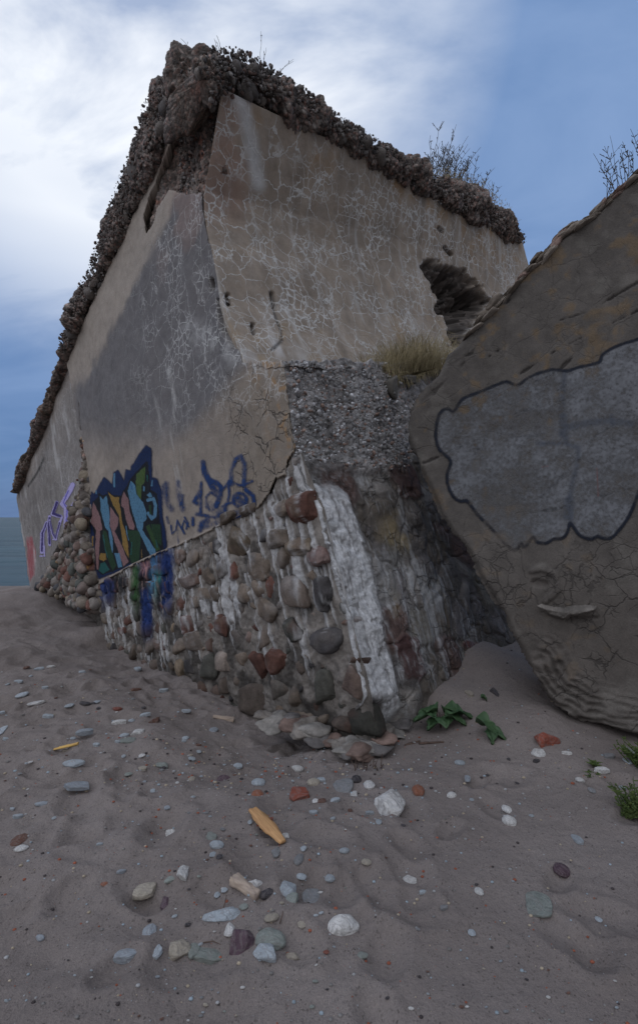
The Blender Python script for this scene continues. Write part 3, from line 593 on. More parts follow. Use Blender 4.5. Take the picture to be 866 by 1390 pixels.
shapes=[(Z((105,530),(90,600),(88,690),(130,750),(125,900),(135,1060),(150,1060),(160,900),(165,760),(182,745),(165,660),(125,560)),PK),
(Z((155,480),(160,600),(200,730),(225,760),(240,850),(255,930),(265,930),(262,820),(235,720),(230,600),(205,470),(182,510)),LBL),
(Z((185,750),(215,760),(240,850),(290,1030),(260,1075),(215,950),(180,800)),DG),
(Z((230,560),(300,660),(290,720),(270,760),(330,880),(382,1000),(340,1040),(300,930),(255,780),(235,720)),PK),
(Z((215,450),(260,490),(305,490),(300,520),(310,570),(330,700),(352,760),(378,880),(385,980),(330,870),(310,740),(300,640),(245,540)),YE),
(Z((270,930),(310,930),(335,1040),(300,1050)),LBL),
(Z((340,440),(375,510),(385,610),(420,720),(415,750),(380,745),(350,660),(335,580),(315,560),(320,500)),PK),
(Z((365,750),(460,755),(470,830),(460,1000),(400,1010),(385,960),(395,860),(370,810)),DG),
(Z((475,890),(488,960),(475,985)),YE),
(Z((435,310),(510,245),(505,370),(480,400),(475,520),(440,460),(430,380)),LG),
(Z((395,360),(430,400),(440,470),(490,530),(515,600),(520,660),(490,690),(482,750),(510,790),(582,900),(590,935),(555,965),(520,900),(470,800),(440,740),(410,640),(385,540),(370,440)),LBL),
(Z((550,700),(630,705),(635,800),(630,880),(600,850),(560,760)),DG),
(Z((505,720),(540,705),(620,905),(592,920)),GR),
(Z((155,980),(165,930),(210,930),(215,980),(190,995)),YE),
(Z((165,1010),(200,1000),(240,1060),(180,1095),(150,1070)),TL),
(Z((515,475),(545,450),(568,490),(535,495)),LBL),(Z((515,310),(530,320),(528,375),(516,365)),TL),(Z((490,400),(505,410),(500,450),(488,440)),LBL)]
outer=Z((80,450),(110,470),(130,450),(150,410),(185,340),(250,400),(262,300),(290,285),(320,330),(345,380),(362,280),(395,285),(400,250),(450,170),(510,90),(540,110),(550,340),(590,350),(622,430),(640,640),(665,760),(668,880),(640,920),(560,965),(500,985),(400,1020),(340,1050),(250,1090),(150,1125),(130,1040),(130,900),(100,850),(95,730),(78,640))
ly=[('poly',outer,DB,1.2,1.6)]
ly+=[('line',Z((150,470),(215,520),(330,500),(390,370),(440,300),(515,220),(530,340),(540,440),(590,470),(610,600),(620,740),(640,900)),BK,3.4,.7)]
ly+=[('poly',Z((150,480),(215,470),(320,480),(380,380),(440,310),(520,240),(530,450),(600,500),(605,660),(640,720),(640,900),(560,950),(400,1010),(250,1080),(160,1100),(140,900),(100,700),(100,530)),BK,0.,.8)]
for p,cl_ in shapes: ly.append(('line',p+[p[0]],BK,2.2,.6))
for p,cl_ in shapes: ly.append(('poly',p,cl_,-.25,.45))
ly+=[('line',Z((528,515),(572,505),(592,560),(588,640),(560,660),(532,618)),LBL,4.6,.5),('line',Z((545,560),(550,620)),DG,3.,.5),('line',Z((490,690),(500,770),(515,800)),BK,1.3,.4),
('line',Z((355,720),(365,790),(375,830)),LBL,1.2,.4),('line',Z((188,790),(205,900),(225,960)),TL,1.4,.4),('line',Z((400,850),(398,940)),TL,1.2,.4),('line',Z((262,310),(262,410)),LBL,2.2,.6),('line',Z((125,440),(128,465)),LBL,1.4,.5),
('line',Z((560,360),(556,400)),LBL,1.6,.6),('line',Z((590,830),(600,890)),TL,1.4,.5),('line',Z((110,800),(108,870)),YE,1.8,.5),('line',Z((395,385),(405,425)),(.08,.25,.5),2.,1.)]
mural=[(118,600),(236,600),(236,744),(215,753),(185,767),(160,781),(132,800),(122,790)]
jm=joint
base=lambda P,x,y: ss(np.interp(x,[p[0] for p in jm[::-1]],[p[1] for p in jm[::-1]])-y,-1,1)
paint('graffiti_mural',PL,mural,.009,.0055,ly,root,L0,dispL,'multicoloured spray-painted lettering in pink, light blue, green and yellow with navy outline',base=base,dim=.5)
W=lambda *p: z(p,210,600,5.094)
BL=(.012,.038,.13);BL2=(.02,.05,.15)
t2=[('line',W((340,140),(345,220),(380,260),(430,280),(465,310),(460,380),(430,440)),BL,5.4,1.2,.85),('line',W((345,190),(390,290),(430,340)),BL,6.,1.4,.7),('line',W((325,280),(325,400),(325,490)),BL,3.4,1.1,.75),('line',W((318,345),(278,410),(300,425)),BL,5.,1.6,.75),
('line',W((390,350),(365,380),(365,450),(395,475),(430,450),(445,380),(400,350)),BL,2.8,1.,.7),('line',W((540,290),(535,200),(570,120),(605,100),(630,150),(625,300)),BL2,5.,1.4,.6),('line',W((520,270),(522,370),(510,420)),BL,3.2,1.2,.6),('line',W((480,330),(520,270),(600,300),(640,290),(690,270)),BL,2.6,1.,.6),
('ring',(210+597/5.094,600+400/5.094,9.),BL,4.,1.2,.75),('line',W((580,390),(610,410)),BL,7.,1.6,.75),('line',W((640,330),(690,370),(700,430),(660,470),(600,530)),BL,5.,1.2,.8),('line',W((590,530),(640,520),(700,495)),BL,8.,1.8,.85),
('line',W((470,445),(560,410)),BL,2.6,1.,.7),('line',W((500,430),(490,490),(420,520),(300,500)),BL,4.,1.2,.75),('line',W((590,480),(430,560),(340,580)),BL2,6.5,2.,.45),('line',W((370,540),(330,560),(320,610)),BL,5.,1.6,.7),('line',W((380,430),(430,480),(540,500)),BL2,9.,3.,.35),
('line',W((85,290),(88,420),(120,465)),BL,5.5,2.2,.5),('line',W((165,280),(172,380),(205,465)),BL,5.5,2.2,.55),('line',W((55,300),(52,500)),BL,3.,1.8,.35),('line',W((200,370),(185,440)),BL,3.,1.6,.5),('line',W((115,575),(125,635),(150,610),(162,540),(190,600),(212,540),(245,585)),BL,1.7,.6,.9),('line',W((190,590),(212,632)),BL,2.6,.8,.85),
('line',W((270,525),(272,572)),BL,3.6,1.2,.7),('line',W((215,520),(240,560),(225,600)),BL,1.6,.6,.8),('line',W((90,520),(100,560)),BL,2.6,1.,.6),('line',W((165,600),(175,800)),BL2,1.,.8,.35),('line',W((560,560),(450,600)),BL,1.8,1.,.6)]
t2=[(a_[0],a_[1],a_[2],a_[3]*1.15,a_[4]*1.4,a_[5]*1.05) for a_ in t2]
paint('graffiti_tag',PL,[(214,606),(352,606),(352,692),(300,716),(240,744),(216,752)],.006,.005,t2,root,L0,dispL,'loose dark blue spray-can scribble beside the coloured lettering',off=.0075,base=base)
# ------------------------------------------------------------------ FAR WALL SECTION
root2=thing('fort_wall_section',tuple(PL.hit(60.,798.)),'long concrete wall section receding towards the sea behind the main corner, with purple scrawl and rubble foot','ruin'); L2=tuple(root2.location)
L2=tuple(float(v) for v in PL.hit(60.,798.))
far=[(92,492),(97,520),(105,560),(110,600),(113,640),(104,668),(92,700),(80,730),(66,760),(58,790),(60,830),(44,830),(38,795),(28,735),(19,672),(24,664),(36,630),(60,576),(78,520),(88,495)]
def dispF(P,x,y): return -.05+fbm(P,.9,3,503)*.02
P,U,V,x,y=plane_grid(PL,far,.02)
n1=fbm(P,1.2,4,521);n2=fbm(P,5.,4,522); streak=fbm(np.stack([U*7,V*1.1,U*0],-1),1.,3,523)
c=np.ones(P.shape)*np.array([.22,.20,.185])*(1+.18*n1+.12*n2+.10*streak)[...,None]
c=blend(c,(.36,.31,.27),ss((66-(y-560)*.36)-x,-14,4)*ss(y,660,640)*.7)
c=blend(c,(.34,.055,.07),ss(sd(x,y,[(34,729),(41,729),(45,750),(42,782),(38,790),(33,760)])+n2*2,-2,2)*.75)
c=blend(c,(.5,.49,.48),ss(streak+n2*.4,.4,.9)*.5)
mk=np.stack([.25+0*x,.1+0*x,.15+0*x],-1)
D=dispF(P,x,y); ck=ss(dline(x,y,[(56,622),(48,640),(36,660)]),2.2,.6); c=blend(c,(.05,.045,.04),ck)
P=P+PL.N*D[...,None]; msk_=sd(x,y,far)+fbm(P,6.,3,524)*1.2>0
grid_mesh('concrete_face',P,msk_,M['concrete'],root2,L2,c,mk,back=-PL.N*.1,backcol=(.16,.14,.12))
# rubble strip + foot
def rubble_face(name,poly,D0,bulge,seed,cell=.014,wsc=5.5,base=(.20,.17,.15)):
    P,U,V,x,y=plane_grid(PL,poly,cell); f1,f2,idd=worley(P+fbm(P,3.,3,seed)[...,None]*.03,wsc,seed+1,1.); g1,g2,id2=worley(P,wsc*3,seed+5)
    s_=sd(x,y,poly)+fbm(P,5.,3,seed+2)*2
    D=D0+bulge*ss(s_,0,12)+ (np.sqrt(np.clip(1-(f1*1.25)**2,0,1)))*.065*ss(f2-f1,.0,.12)+(.5-g1)*.02+fbm(P,2.,3,seed+3)*.05
    c=PAL[(idd*9.99).astype(int)]*(1+.25*fbm(P,10.,3,seed+7))[...,None]; e=ss(f2-f1,.14,.02); c=blend(c,(.18,.16,.145),e*.8)
    c=blend(c,(.36,.21,.06),ss(fbm(P,5.,3,seed+8),.55,.8)*.5)
    run=fbm(np.stack([U*12,V*1.8,U*0],-1),1.,4,seed+9); c=blend(c,(.5,.49,.47),ss(run,.35,.9)*.5)
    return P+PL.N*D[...,None],s_>0,c
rf=[(115,612),(119,640),(124,662),(128,700),(132,760),(137,800),(140,836),(120,832),(100,822),(78,808),(62,800),(48,800),(58,788),(68,772),(80,752),(91,724),(101,698),(109,668),(112,635)]
P,k_,c=rubble_face('r',rf,-.06,.14,540,.014,8.)
grid_mesh('rubble_bed',P,k_,M['stone'],root2,L2,c,None,back=-PL.N*.5,backcol=(.10,.085,.075))
Vs,Fs,Cs=[],[],[];k=0
for i in range(900):
    a_,b_=r9.uniform(42,142),r9.uniform(606,838)
    if sd(np.array([a_]),np.array([b_]),rf)[0]<3.5: continue
    sz=r9.uniform(.035,.115)*(.6 if b_<690 else 1); V_,F_=SV[:],SF; V_=np.sign(SV)*np.abs(SV)**r9.uniform(.7,1.); V_=V_*(1+.14*fbm(SV+i*2.3,1.6,3,7))[:,None]; 
    q_=PL.hit(a_,b_)+PL.N*(.05+.05*float(fbm(PL.hit(a_,b_),2.,3,543))+r9.uniform(-.04,.03)+.05*min(1,sd(np.array([a_]),np.array([b_]),rf)[0]/10)); Q=np.linalg.qr(r9.normal(size=(3,3)))[0]
    Pz=q_+(V_*sz*r9.uniform(.55,1.05,3))@Q; c=PAL[int(r9.choice([0,0,1,2,3,4,5,5,6,7,8,9]))]*r9.uniform(.7,1.2)*(1+.2*fbm(Pz,12.,3,8))[:,None]; Vs.append(Pz);Fs.append(F_+k);Cs.append(c);k+=len(Pz)
mesh_obj('rubble_foot',np.vstack(Vs),np.vstack(Fs),M['stone'],root2,L2,np.vstack(Cs))
tag(root2.children[-1],'loose cobbles spilling out at the foot of the broken wall')
rs=[(88,486),(100,486),(104,520),(110,560),(116,620),(124,665),(118,668),(108,620),(103,565),(96,520)]
P,k_,c=rubble_face('r',rs,-.09,.06,560,.012,11.)
grid_mesh('broken_edge',P,k_,M['rubble'],root2,L2,c*1.1,None,back=-PL.N*.35)
stF=[((24,672),(18,670)),((36,640),(22,645)),((45,618),(29,622)),((60,582),(45,585)),((70,555),(57,562)),((80,525),(66,535)),((88,500),(76,510)),((95,484),(84,492)),((100,470),(90,470))]
sweep('rubble_top',stF,M['rubble'],root2,L2,lambda p:PL,fw=.12,bk=.6,n_u=300,n_v=110,seed=580,wsc=11.,amp=.8,osc=.7)
j0=[PL.hit(float(a),float(b))+PL.N*-.25 for a,b in ((90,492),(26,670),(44,800),(125,830),(128,640))]
hull('filler_mass',j0+[p+np.array([0,0,-.9]) for p in j0[2:4]]+[p-PL.N*3.2 for p in j0[:4]],root2,L2)  # unseen filler behind the far wall, added to stop light passing through
X=lambda *p: z(p,0,620,5.773)
PU=(.045,.03,.14);LV=(.42,.38,.66)
LVb=LV
t3=[('line',X((345,520),(312,600),(312,750)),LV,3.4,.7,.95),('line',X((345,520),(312,600),(312,740)),PU,1.7,.5,.9),('line',X((300,780),(330,780),(326,700)),LV,1.3,.5,.8),('line',X((430,360),(395,450),(460,470)),LV,3.6,.6,.8),('line',X((430,360),(400,445),(455,468)),PU,2.6,.5,.95),
('line',X((372,470),(360,540),(370,690)),LV,3.2,.6,.8),('line',X((372,480),(362,540),(370,680)),PU,2.2,.5,.95),('line',X((372,500),(395,600),(420,650),(450,520),(465,480)),LV,2.4,.6,.8),('line',X((375,505),(397,600),(420,640),(448,520)),PU,1.4,.5,.9),
('line',X((550,220),(520,290),(470,370),(500,400),(500,560)),LV,4.6,.8,.85),('line',X((520,270),(480,360),(510,410),(500,540)),(.16,.14,.5),1.4,.5,.6),('line',X((580,345),(545,390),(540,440)),LV,3.4,.7,.85),('line',X((575,350),(550,390)),PU,1.2,.5,.7),('line',X((400,650),(430,650)),LV,1.2,.5,.8)]
t3=[(a_[0],a_[1],tuple(1.0*q for q in a_[2]),a_[3]*1.35,a_[4]*1.3,1.) for a_ in t3]
paint('graffiti_scrawl',PL,[(48,650),(106,650),(106,760),(48,760)],.014,.007,t3,root2,L2,dispF,'purple and lavender spray-painted letters on the grey wall',off=.008)
# ------------------------------------------------------------------ FALLEN SLAB
root3=thing('fallen_slab',(2.1,3.4,0),'massive tilted concrete slab with pale painted patch and dark scalloped outline, leaning at the right','slab'); L3=(2.1,3.4,0)
slab=[(548,582),(553,556),(566,532),(590,506),(604,478),(640,442),(690,392),(715,362),(735,345),(760,318),(785,300),(806,288),(830,262),(866,237),(930,190),(1010,130),(1120,70),(1200,300),(1200,1060),(1000,1030),(930,1012),(866,1000),(820,988),(785,980),(765,970),(745,952),(734,935),(722,915),(710,890),(697,868),(680,832),(668,812),(650,782),(636,752),(612,724),(598,702),(585,670),(570,640),(556,612)]
P,U,V,x,y=plane_grid(PS,slab,.0095)
n1=fbm(P,1.3,4,621);n2=fbm(P,5.,4,622);n3=fbm(P,14.,4,623)
sdp=sd(x,y,slab); s_=sdp+n2*3.5+n3*2.5+np.round(fbm(P,9.,3,624)*2)*1.6
def dispS0(P): return fbm(P,.8,3,603)*.035+fbm(P,3.2,3,604)*.012
D=dispS0(P)
rr=ss(sdp,11,0); D-=rr**2*.05
botl=[(1200,1060),(1000,1030),(866,1000),(785,980),(745,952),(722,915)]
db=dline(x,y,botl); lw=ss(db+n1*14,75,15)*ss(x,715,745); lay=np.abs(((db+n1*12+n2*5+n3*1.5)/10.)%1-.5)*2; lay=np.clip(lay+n3*.5,0,1)
D+=lw*((lay-.5)*.030*(1+.8*n2)+.02+n3*.014)
c=np.ones(P.shape)*np.array([.098,.088,.079])*(1+.2*n1+.15*n2+.12*n3)[...,None]
c=blend(c,(.115,.10,.088),ss(y+(x-700)*.1,700,900)*.5)
li=ss(n3*.8+n2*.7,.25,.75)*ss(y-(866-x)*.55,620,400)*.8+ss(n3+n2*.4,.55,1.)*.35; c=blend(c,(.17,.11,.05),np.clip(li,0,1)*.5)
c=blend(c,(.20,.185,.165),ss(-n2-n3*.5,.2,.8)*.35)
c=blend(c,(.06,.052,.045),lw*ss(lay,.45,.1)*.8)
crk=[[(866,555),(810,590),(770,640),(720,690)],[(575,628),(640,600),(700,560),(770,540),(800,520)],[(700,510),(760,470),(866,420)],[(600,500),(640,478),(665,440),(690,405)],[(552,560),(600,520),(630,490)],[(664,482),(682,470)],[(640,620),(655,600),(740,590)],[(700,700),(760,690),(866,660)],[(700,565),(735,545),(790,505)],[(720,520),(760,500),(780,480)],[(870,380),(800,420),(760,432)]]
for k in crk:
    q=ss(dline(x,y,k)+n2*2.+n3*2.5,1.5,.3)*ss(n1+.6,0,.3); c=blend(c,(.03,.026,.024),q*.85); D-=q*.010
for a_,b_,r_ in (((725,790),(740,792),11),((770,842),(810,838),8)):
    q=ss(dline(x,y,[a_,b_])+n2*4,r_*.7,r_*.2); D-=q*.02; c=blend(c,(.06,.05,.045),q*.35)
ring=[(720,775),(735,770),(752,780),(756,800),(740,815)]; q=ss(dline(x,y,ring)+n3*2,5,2); D+=q*.02
mk=np.stack([0*x,.25+.45*ss(y,700,790)+.3*ss(x,600,560),0*x],-1)
P=P+PS.N*D[...,None]
grid_mesh('slab_body',P,s_>0,M['slabm'],root3,L3,c,mk,back=np.array([.42,.95,.02])*.55,nseg=8,backcol=(.10,.085,.075))
def dispS(P,x,y): return dispS0(P)-ss(sd(x,y,slab),11,0)**2*.05
G=lambda *p: z(p,540,440,2.656)
bub=G((866,50),(790,75),(740,105),(725,135),(660,150),(610,165),(560,160),(520,170),(470,190),(430,217),(390,205),(350,218),(310,235),(250,258),(225,275),(200,312),(180,303),(160,308),(143,335),(136,385),(138,420),(152,455),(190,492),(178,535),(180,580),(200,622),(225,638),(250,638),(285,685),(330,730),(380,785),(420,815),(445,790),(455,805),(485,768),(500,785),(530,790),(560,775),(590,772),(608,750),(620,718),(650,760),(690,775),(715,765),(735,772),(765,770),(790,745),(830,690),(866,600))
def cat(p,n=5):
    r=[]
    for i in range(len(p)-1):
        a,b,c_,d=[np.array(p[min(max(j,0),len(p)-1)],float) for j in (i-1,i,i+1,i+2)]
        for k_ in range(n):
            t=k_/n; r.append(tuple(.5*((2*b)+(c_-a)*t+(2*a-5*b+4*c_-d)*t*t+(3*b-a-3*c_+d)*t**3)))
    return r+[p[-1]]
bub=cat(bub,4)
ext=[(880,640),(915,600),(960,590),(1000,540),(990,470),(950,440),(900,445)]
OUT=(.008,.011,.02); FIL=(.15,.155,.166)
lyr=[('poly',bub+ext,FIL,-1.,3.,.66)]
for w_,pts in ((7,G((600,175),(590,300),(590,400))),(6,G((505,430),(600,428),(650,445),(648,500),(630,560),(615,640),(622,715))),(9,G((610,370),(680,355),(760,345),(850,360))),(8,G((600,330),(605,420))),(14,G((615,640),(612,690))),(7,G((770,330),(775,360)))):
    lyr.append(('line',pts,(.06,.068,.085),w_,3.,.6))
lyr+=[('line',bub+[ext[0]],OUT,4.3,1.1,.97),('line',[ext[0],(915,600),(950,598)],OUT,4.3,1.1,.97),('line',[(866,458.8),(900,445),(940,440)],OUT,4.3,1.1,.97),
('line',G((715,520),(718,570),(720,620)),(.16,.04,.03),1.6,.7,.6),('line',G((520,515),(540,512)),(.16,.04,.03),1.4,.7,.6)]
lb=lambda P,x,y: (1-.85*ss(fbm(P,14.,4,623)*.8+fbm(P,5.,4,622)*.7,.2,.7)*ss(x,800,640))*(1-.5*ss(fbm(P,2.6,4,660)+.3*fbm(P,22.,3,661),-.1,.6))
paint('painted_outline',PS,[(582,440),(1010,430),(1010,760),(582,760)],.0065,.0065,lyr,root3,L3,dispS,'faded blue-grey paint patch with dark navy scalloped outline',off=.006,base=lb)
# mortar lip on the slab
P,U,V,x,y=plane_grid(PS,[(722,812),(815,812),(815,850),(722,850)],.006)
lipp=[(724,820),(735,817),(760,822),(790,818),(813,820),(808,828),(790,834),(762,842),(745,838),(730,828)]
q=ss(sd(x,y,lipp)+fbm(P,20.,3,640)*2,0,7); D=dispS0(P)-.01+q*.085*ss(y,812,828)+q*fbm(P,16.,4,641)*.035
c=np.ones(P.shape)*np.array([.155,.14,.125])*(1+.45*fbm(P,20.,4,642))[...,None]
P=P+PS.N*D[...,None]; grid_mesh('mortar_lip',P,q>.01,M['slabm'],root3,L3,c,q[...,None]*np.array([0,.0,0]),back=-PS.N*.06)
# flat stones along the slab's top edge
Vs,Fs,Cs=[],[],[];k=0
topl=resample(np.array(slab[5:17],float),110)
for i in range(0,108):
    (a,b)=topl[i]; pl_=PS.hit(a+RNG.uniform(-3,3),b+RNG.uniform(-1,9)-2); V_,F_=rock_mesh(700+i%14,3,'flat' if i%3 else 'angular')
    t_=nrm(PS.hit(*topl[min(i+1,109)])-PS.hit(*topl[max(i-1,0)])); u_=nrm(np.cross(PS.N,t_)); sz=RNG.uniform(.5,1.25)
    an=RNG.uniform(-.22,.22); t2_=t_*math.cos(an)+u_*math.sin(an); u2_=-t_*math.sin(an)+u_*math.cos(an)
    V_=V_*(1+.22*fbm(V_*1.+i*3.1,2.6,4,77))[:,None]; W_=V_[:,0:1]*t2_*.10*sz+V_[:,1:2]*PS.N*.10*sz*RNG.uniform(.8,1.2)+V_[:,2:3]*u2_*.024*sz*RNG.uniform(.4,1.1)
    P=pl_-PS.N*.07+W_; Vs.append(P); Fs.append(F_+k); k+=len(V_)
    cl_=np.array([(.21,.18,.15),(.27,.235,.20),(.15,.125,.10),(.29,.21,.18)][int(RNG.integers(0,4))]); Cs.append(np.tile(cl_,(len(V_),1))*(1+.2*fbm(P,15.,3,5))[:,None])
mesh_obj('edge_stones',np.vstack(Vs),np.vstack(Fs),M['stone'],root3,L3,np.vstack(Cs))
tag(root3.children[-1],'thin flat stones set along the upper edge')
# ------------------------------------------------------------------ SAND
ctrl=[]
for a,b in [(400,1000),(370,985),(300,945),(200,905),(150,882),(137,850),(60,800),(44,800)]: ctrl.append(PL.hit(float(a),float(b)))
for a,b in [(506,1015),(560,985),(600,930),(650,872)]: ctrl.append(PP.hit(float(a),float(b)))
for a,b in [(745,955),(785,982),(866,1003)]: ctrl.append(PS.hit(float(a),float(b))+np.array([0,0,-.02]))
ctrl+= [at(690,880,4.6),at(110,850,7.0)]
ctrl=[list(c_) for c_ in ctrl]
for X_ in (-3,-1.5,0,1.5,3): ctrl+= [[X_,1.0,0],[X_,-1,0]]
ctrl+=[[0,2,0],[1,2,0],[-1,2.2,0],[-1.5,3.2,-.03],[-2.6,4.2,-.05],[-4,5.5,0],[-5,7,.05],[-6.8,9,.02],[-8,7,0],[-8,4,0],[-5,3,0],[1,2.7,.0],[2,2.4,0],[4,2,0],[4,5,.3],[6,3,.1],[2.2,6,.5],[-7,9.7,.02],[-12,9,.02],[-3.5,8.4,-.1]]
CT=np.array(ctrl)
def sand_base(X,Y):
    w=0;zz=0
    for c_ in CT:
        d2=(X-c_[0])**2+(Y-c_[1])**2+.02; k=1/d2**1.6; w=w+k; zz=zz+k*c_[2]
    z_=zz/w
    crest=10.2+.02*X; f=np.clip((Y-crest)/30.,0,1); z_=z_-3.6*f-ss(Y,crest,crest+4)*.35
    far_=ss(np.hypot(X,Y),40,90); return z_-far_*2.
def sand_z(X,Y,detail=True):
    z_=sand_base(X,Y)
    if not detail: return z_
    p=np.stack([X,Y,0*X],-1); lf=ss(X,.8,-.4)
    dists=ss(np.hypot(X,Y-2),14,9)
    z_=z_+(fbm(p,.9,3,801)*.022+fbm(np.stack([X*3.2+Y*.8,Y*5.,0*X],-1),1.,3,802)*.024*(.35+.8*lf)+fbm(p,14.,3,803)*.005*(.6+.8*lf))*dists
    for (fx,fy,fr,fa) in FOOT:
        dx,dy=X-fx,Y-fy; e=((dx*math.cos(fa)+dy*math.sin(fa))/(fr*1.6))**2+((-dx*math.sin(fa)+dy*math.cos(fa))/fr)**2
        z_=z_-.026*np.exp(-e**1.5*1.4)+.009*np.exp(-(e-1.7)**2*2.)
    return z_
_r=random.Random(5)
FOOT=[(_r.uniform(-2.6,.5),_r.uniform(1.4,5.),_r.uniform(.05,.10),_r.uniform(0,3.1)) for _ in range(120)]+[(_r.uniform(-5,-1.2),_r.uniform(4,8.),_r.uniform(.08,.13),_r.uniform(0,3.1)) for _ in range(80)]+[(_r.uniform(.2,2.),_r.uniform(1.2,2.8),_r.uniform(.05,.09),_r.uniform(0,3.1)) for _ in range(26)]
def spaced(a,b,f,c0,grow):
    r=[c0];st_=f
    while r[-1]<b: st_=f if abs(r[-1]-c0)<3.1 else st_*grow; r.append(r[-1]+st_)
    l=[c0];st_=f
    while l[-1]>a: st_=f if abs(l[-1]-c0)<3.1 else st_*grow; l.append(l[-1]-st_)
    return np.array(l[::-1][:-1]+r)
gx=spaced(-300,300,.016,-.4,1.018)
gy=[-25.,-12.,-6.,-3.,-1.5,-.6,0,.3]; st_=.011
while gy[-1]<400: st_=.011 if gy[-1]<2.6 else st_*1.0075 if gy[-1]<12 else st_*1.06; gy.append(gy[-1]+st_)
gy=np.array(gy); Xg,Yg=np.meshgrid(gx,gy,indexing='ij'); Zg=sand_z(Xg,Yg); P=np.stack([Xg,Yg,Zg],-1)
nt=NT('beach_sand'); tc=nt.n('ShaderNodeTexCoord').outputs['Object']
a1=nt.noise(tc,1.1,5,.6); a2=nt.noise(tc,220.,3,.7); a3=nt.noise(tc,26.,5,.65); a4=nt.vor(tc,170.); a5=nt.noise(tc,620.,2,.6)
c=nt.mix(nt.mr(a1.outputs[0],.35,.65),(.205,.174,.158),(.28,.244,.225)); c=nt.mix(nt.mr(a2.outputs[0],.35,.7,0.,.55),c,(.10,.088,.085)); c=nt.mix(nt.mr(a3.outputs[0],.5,.75,0.,.35),c,(.17,.145,.13))
sp=nt.n('ShaderNodeValToRGB'); nt.l(a4.outputs['Color'],sp.inputs[0]); e=sp.color_ramp.elements; e[0].position=.0;e[0].color=(.25,.25,.25,1);e[1].position=1.;e[1].color=(1.7,1.7,1.75,1)
for p_,v_ in ((.14,.55),(.2,.95),(.9,1.04),(.97,1.35)): q_=e.new(p_); q_.color=(v_,v_,v_,1)
c=nt.mix(nt.mr(a3.outputs[0],.35,.6,.25,.8),c,nt.mix(1.,c,sp.outputs[0],'MULTIPLY'))
nt.l(c,nt.b.inputs['Base Color']); nt.b.inputs['Roughness'].default_value=.95; nt.b.inputs['Specular IOR Level'].default_value=.15
h=nt.math('ADD',nt.math('MULTIPLY',a2.outputs[0],.4),nt.math('ADD',nt.math('MULTIPLY',a3.outputs[0],1.9),nt.math('MULTIPLY',a5.outputs[0],.15))); nt.bump(h,.75,.012)
M['sand']=nt.m
o=grid_mesh('sand',P,np.ones(Xg.shape,bool),M['sand']); tag(o,'grey-brown beach sand with soft footprints and scattered pebbles',kind='structure')
if o.data.polygons[0].normal.z<0: o.data.flip_normals()
# ------------------------------------------------------------------ SEA
nt=NT('sea_water'); tc=nt.n('ShaderNodeTexCoord').outputs['Object']; mp=nt.n('ShaderNodeMapping'); nt.l(tc,mp.inputs[0]); mp.inputs['Scale'].default_value=(.10,1,1); mp.inputs['Rotation'].default_value=(0,0,.05)
s1=nt.noise(mp.outputs[0],.22,6,.6); s2=nt.noise(mp.outputs[0],1.6,4,.6); s3=nt.noise(mp.outputs[0],.07,4,.55)
foam=nt.math('MULTIPLY',nt.mr(s3.outputs[0],.58,.68),nt.mr(s1.outputs[0],.5,.65),True)
c=nt.mix(nt.mr(s1.outputs[0],.35,.65),(.015,.05,.075),(.03,.08,.11)); c=nt.mix(nt.math('MULTIPLY',foam,.75),c,(.45,.48,.48))
nt.l(c,nt.b.inputs['Base Color']); nt.b.inputs['Roughness'].default_value=.6; nt.b.inputs['Specular IOR Level'].default_value=.12
nt.bump(nt.math('ADD',s1.outputs[0],nt.math('MULTIPLY',s2.outputs[0],.4)),.8,.8)
yy=np.r_[np.linspace(12,120,140),np.geomspace(125,9000,60)]; xx=np.r_[-9000,-3000,-1000,np.linspace(-300,60,90),300,1000,3000,9000]
Xs,Ys=np.meshgrid(xx,yy,indexing='ij'); pw=np.stack([Xs*.12,Ys*.55,0*Xs],-1); Zs=-2.35+fbm(pw,1.,3,850)*.14*ss(Ys,140,100)+0*Xs
o=grid_mesh('sea',np.stack([Xs,Ys,Zs],-1),np.ones(Xs.shape,bool),nt.m); tag(o,'blue-grey sea with low breaking waves beyond the beach',kind='structure')
if o.data.polygons[0].normal.z<0: o.data.flip_normals()
# ------------------------------------------------------------------ PEBBLES
def bil(a,b):
    i=min(max(int(np.searchsorted(gx,a))-1,0),len(gx)-2); j=min(max(int(np.searchsorted(gy,b))-1,0),len(gy)-2); u=(a-gx[i])/(gx[i+1]-gx[i]); v=(b-gy[j])/(gy[j+1]-gy[j])
    return (Zg[i,j]*(1-u)+Zg[i+1,j]*u)*(1-v)+(Zg[i,j+1]*(1-u)+Zg[i+1,j+1]*u)*v
def ground(px,py):
    r=ray(float(px),float(py)); t=(-1.5)/r[2]
    for _ in range(12):
        p=CAM+r*t; zz=float(bil(p[0],p[1])); t=(zz-1.5)/r[2]
    return CAM+r*t
protos={}
for kd,ns_ in (('round',6),('flat',8),('angular',7)):
    protos[kd]=[]
    for i in range(ns_):
        V_,F_=rock_mesh(900+i*7+len(kd),4,kd); me=bpy.data.meshes.new('stone_'+kd); me.from_pydata([tuple(v) for v in V_],[],[tuple(f) for f in F_]); me.update(); me.polygons.foreach_set('use_smooth',np.ones(len(F_),bool)); me.materials.append(M['peb']); protos[kd].append(me)
CO=dict(w=(.60,.59,.57),b=(.37,.41,.44),g=(.22,.225,.23),d=(.05,.045,.05),r=(.24,.07,.045),o=(.30,.12,.07),p=(.09,.055,.07),t=(.36,.32,.26),e=(.25,.275,.25),n=(.14,.07,.05),s=(.30,.33,.36))
ii=0
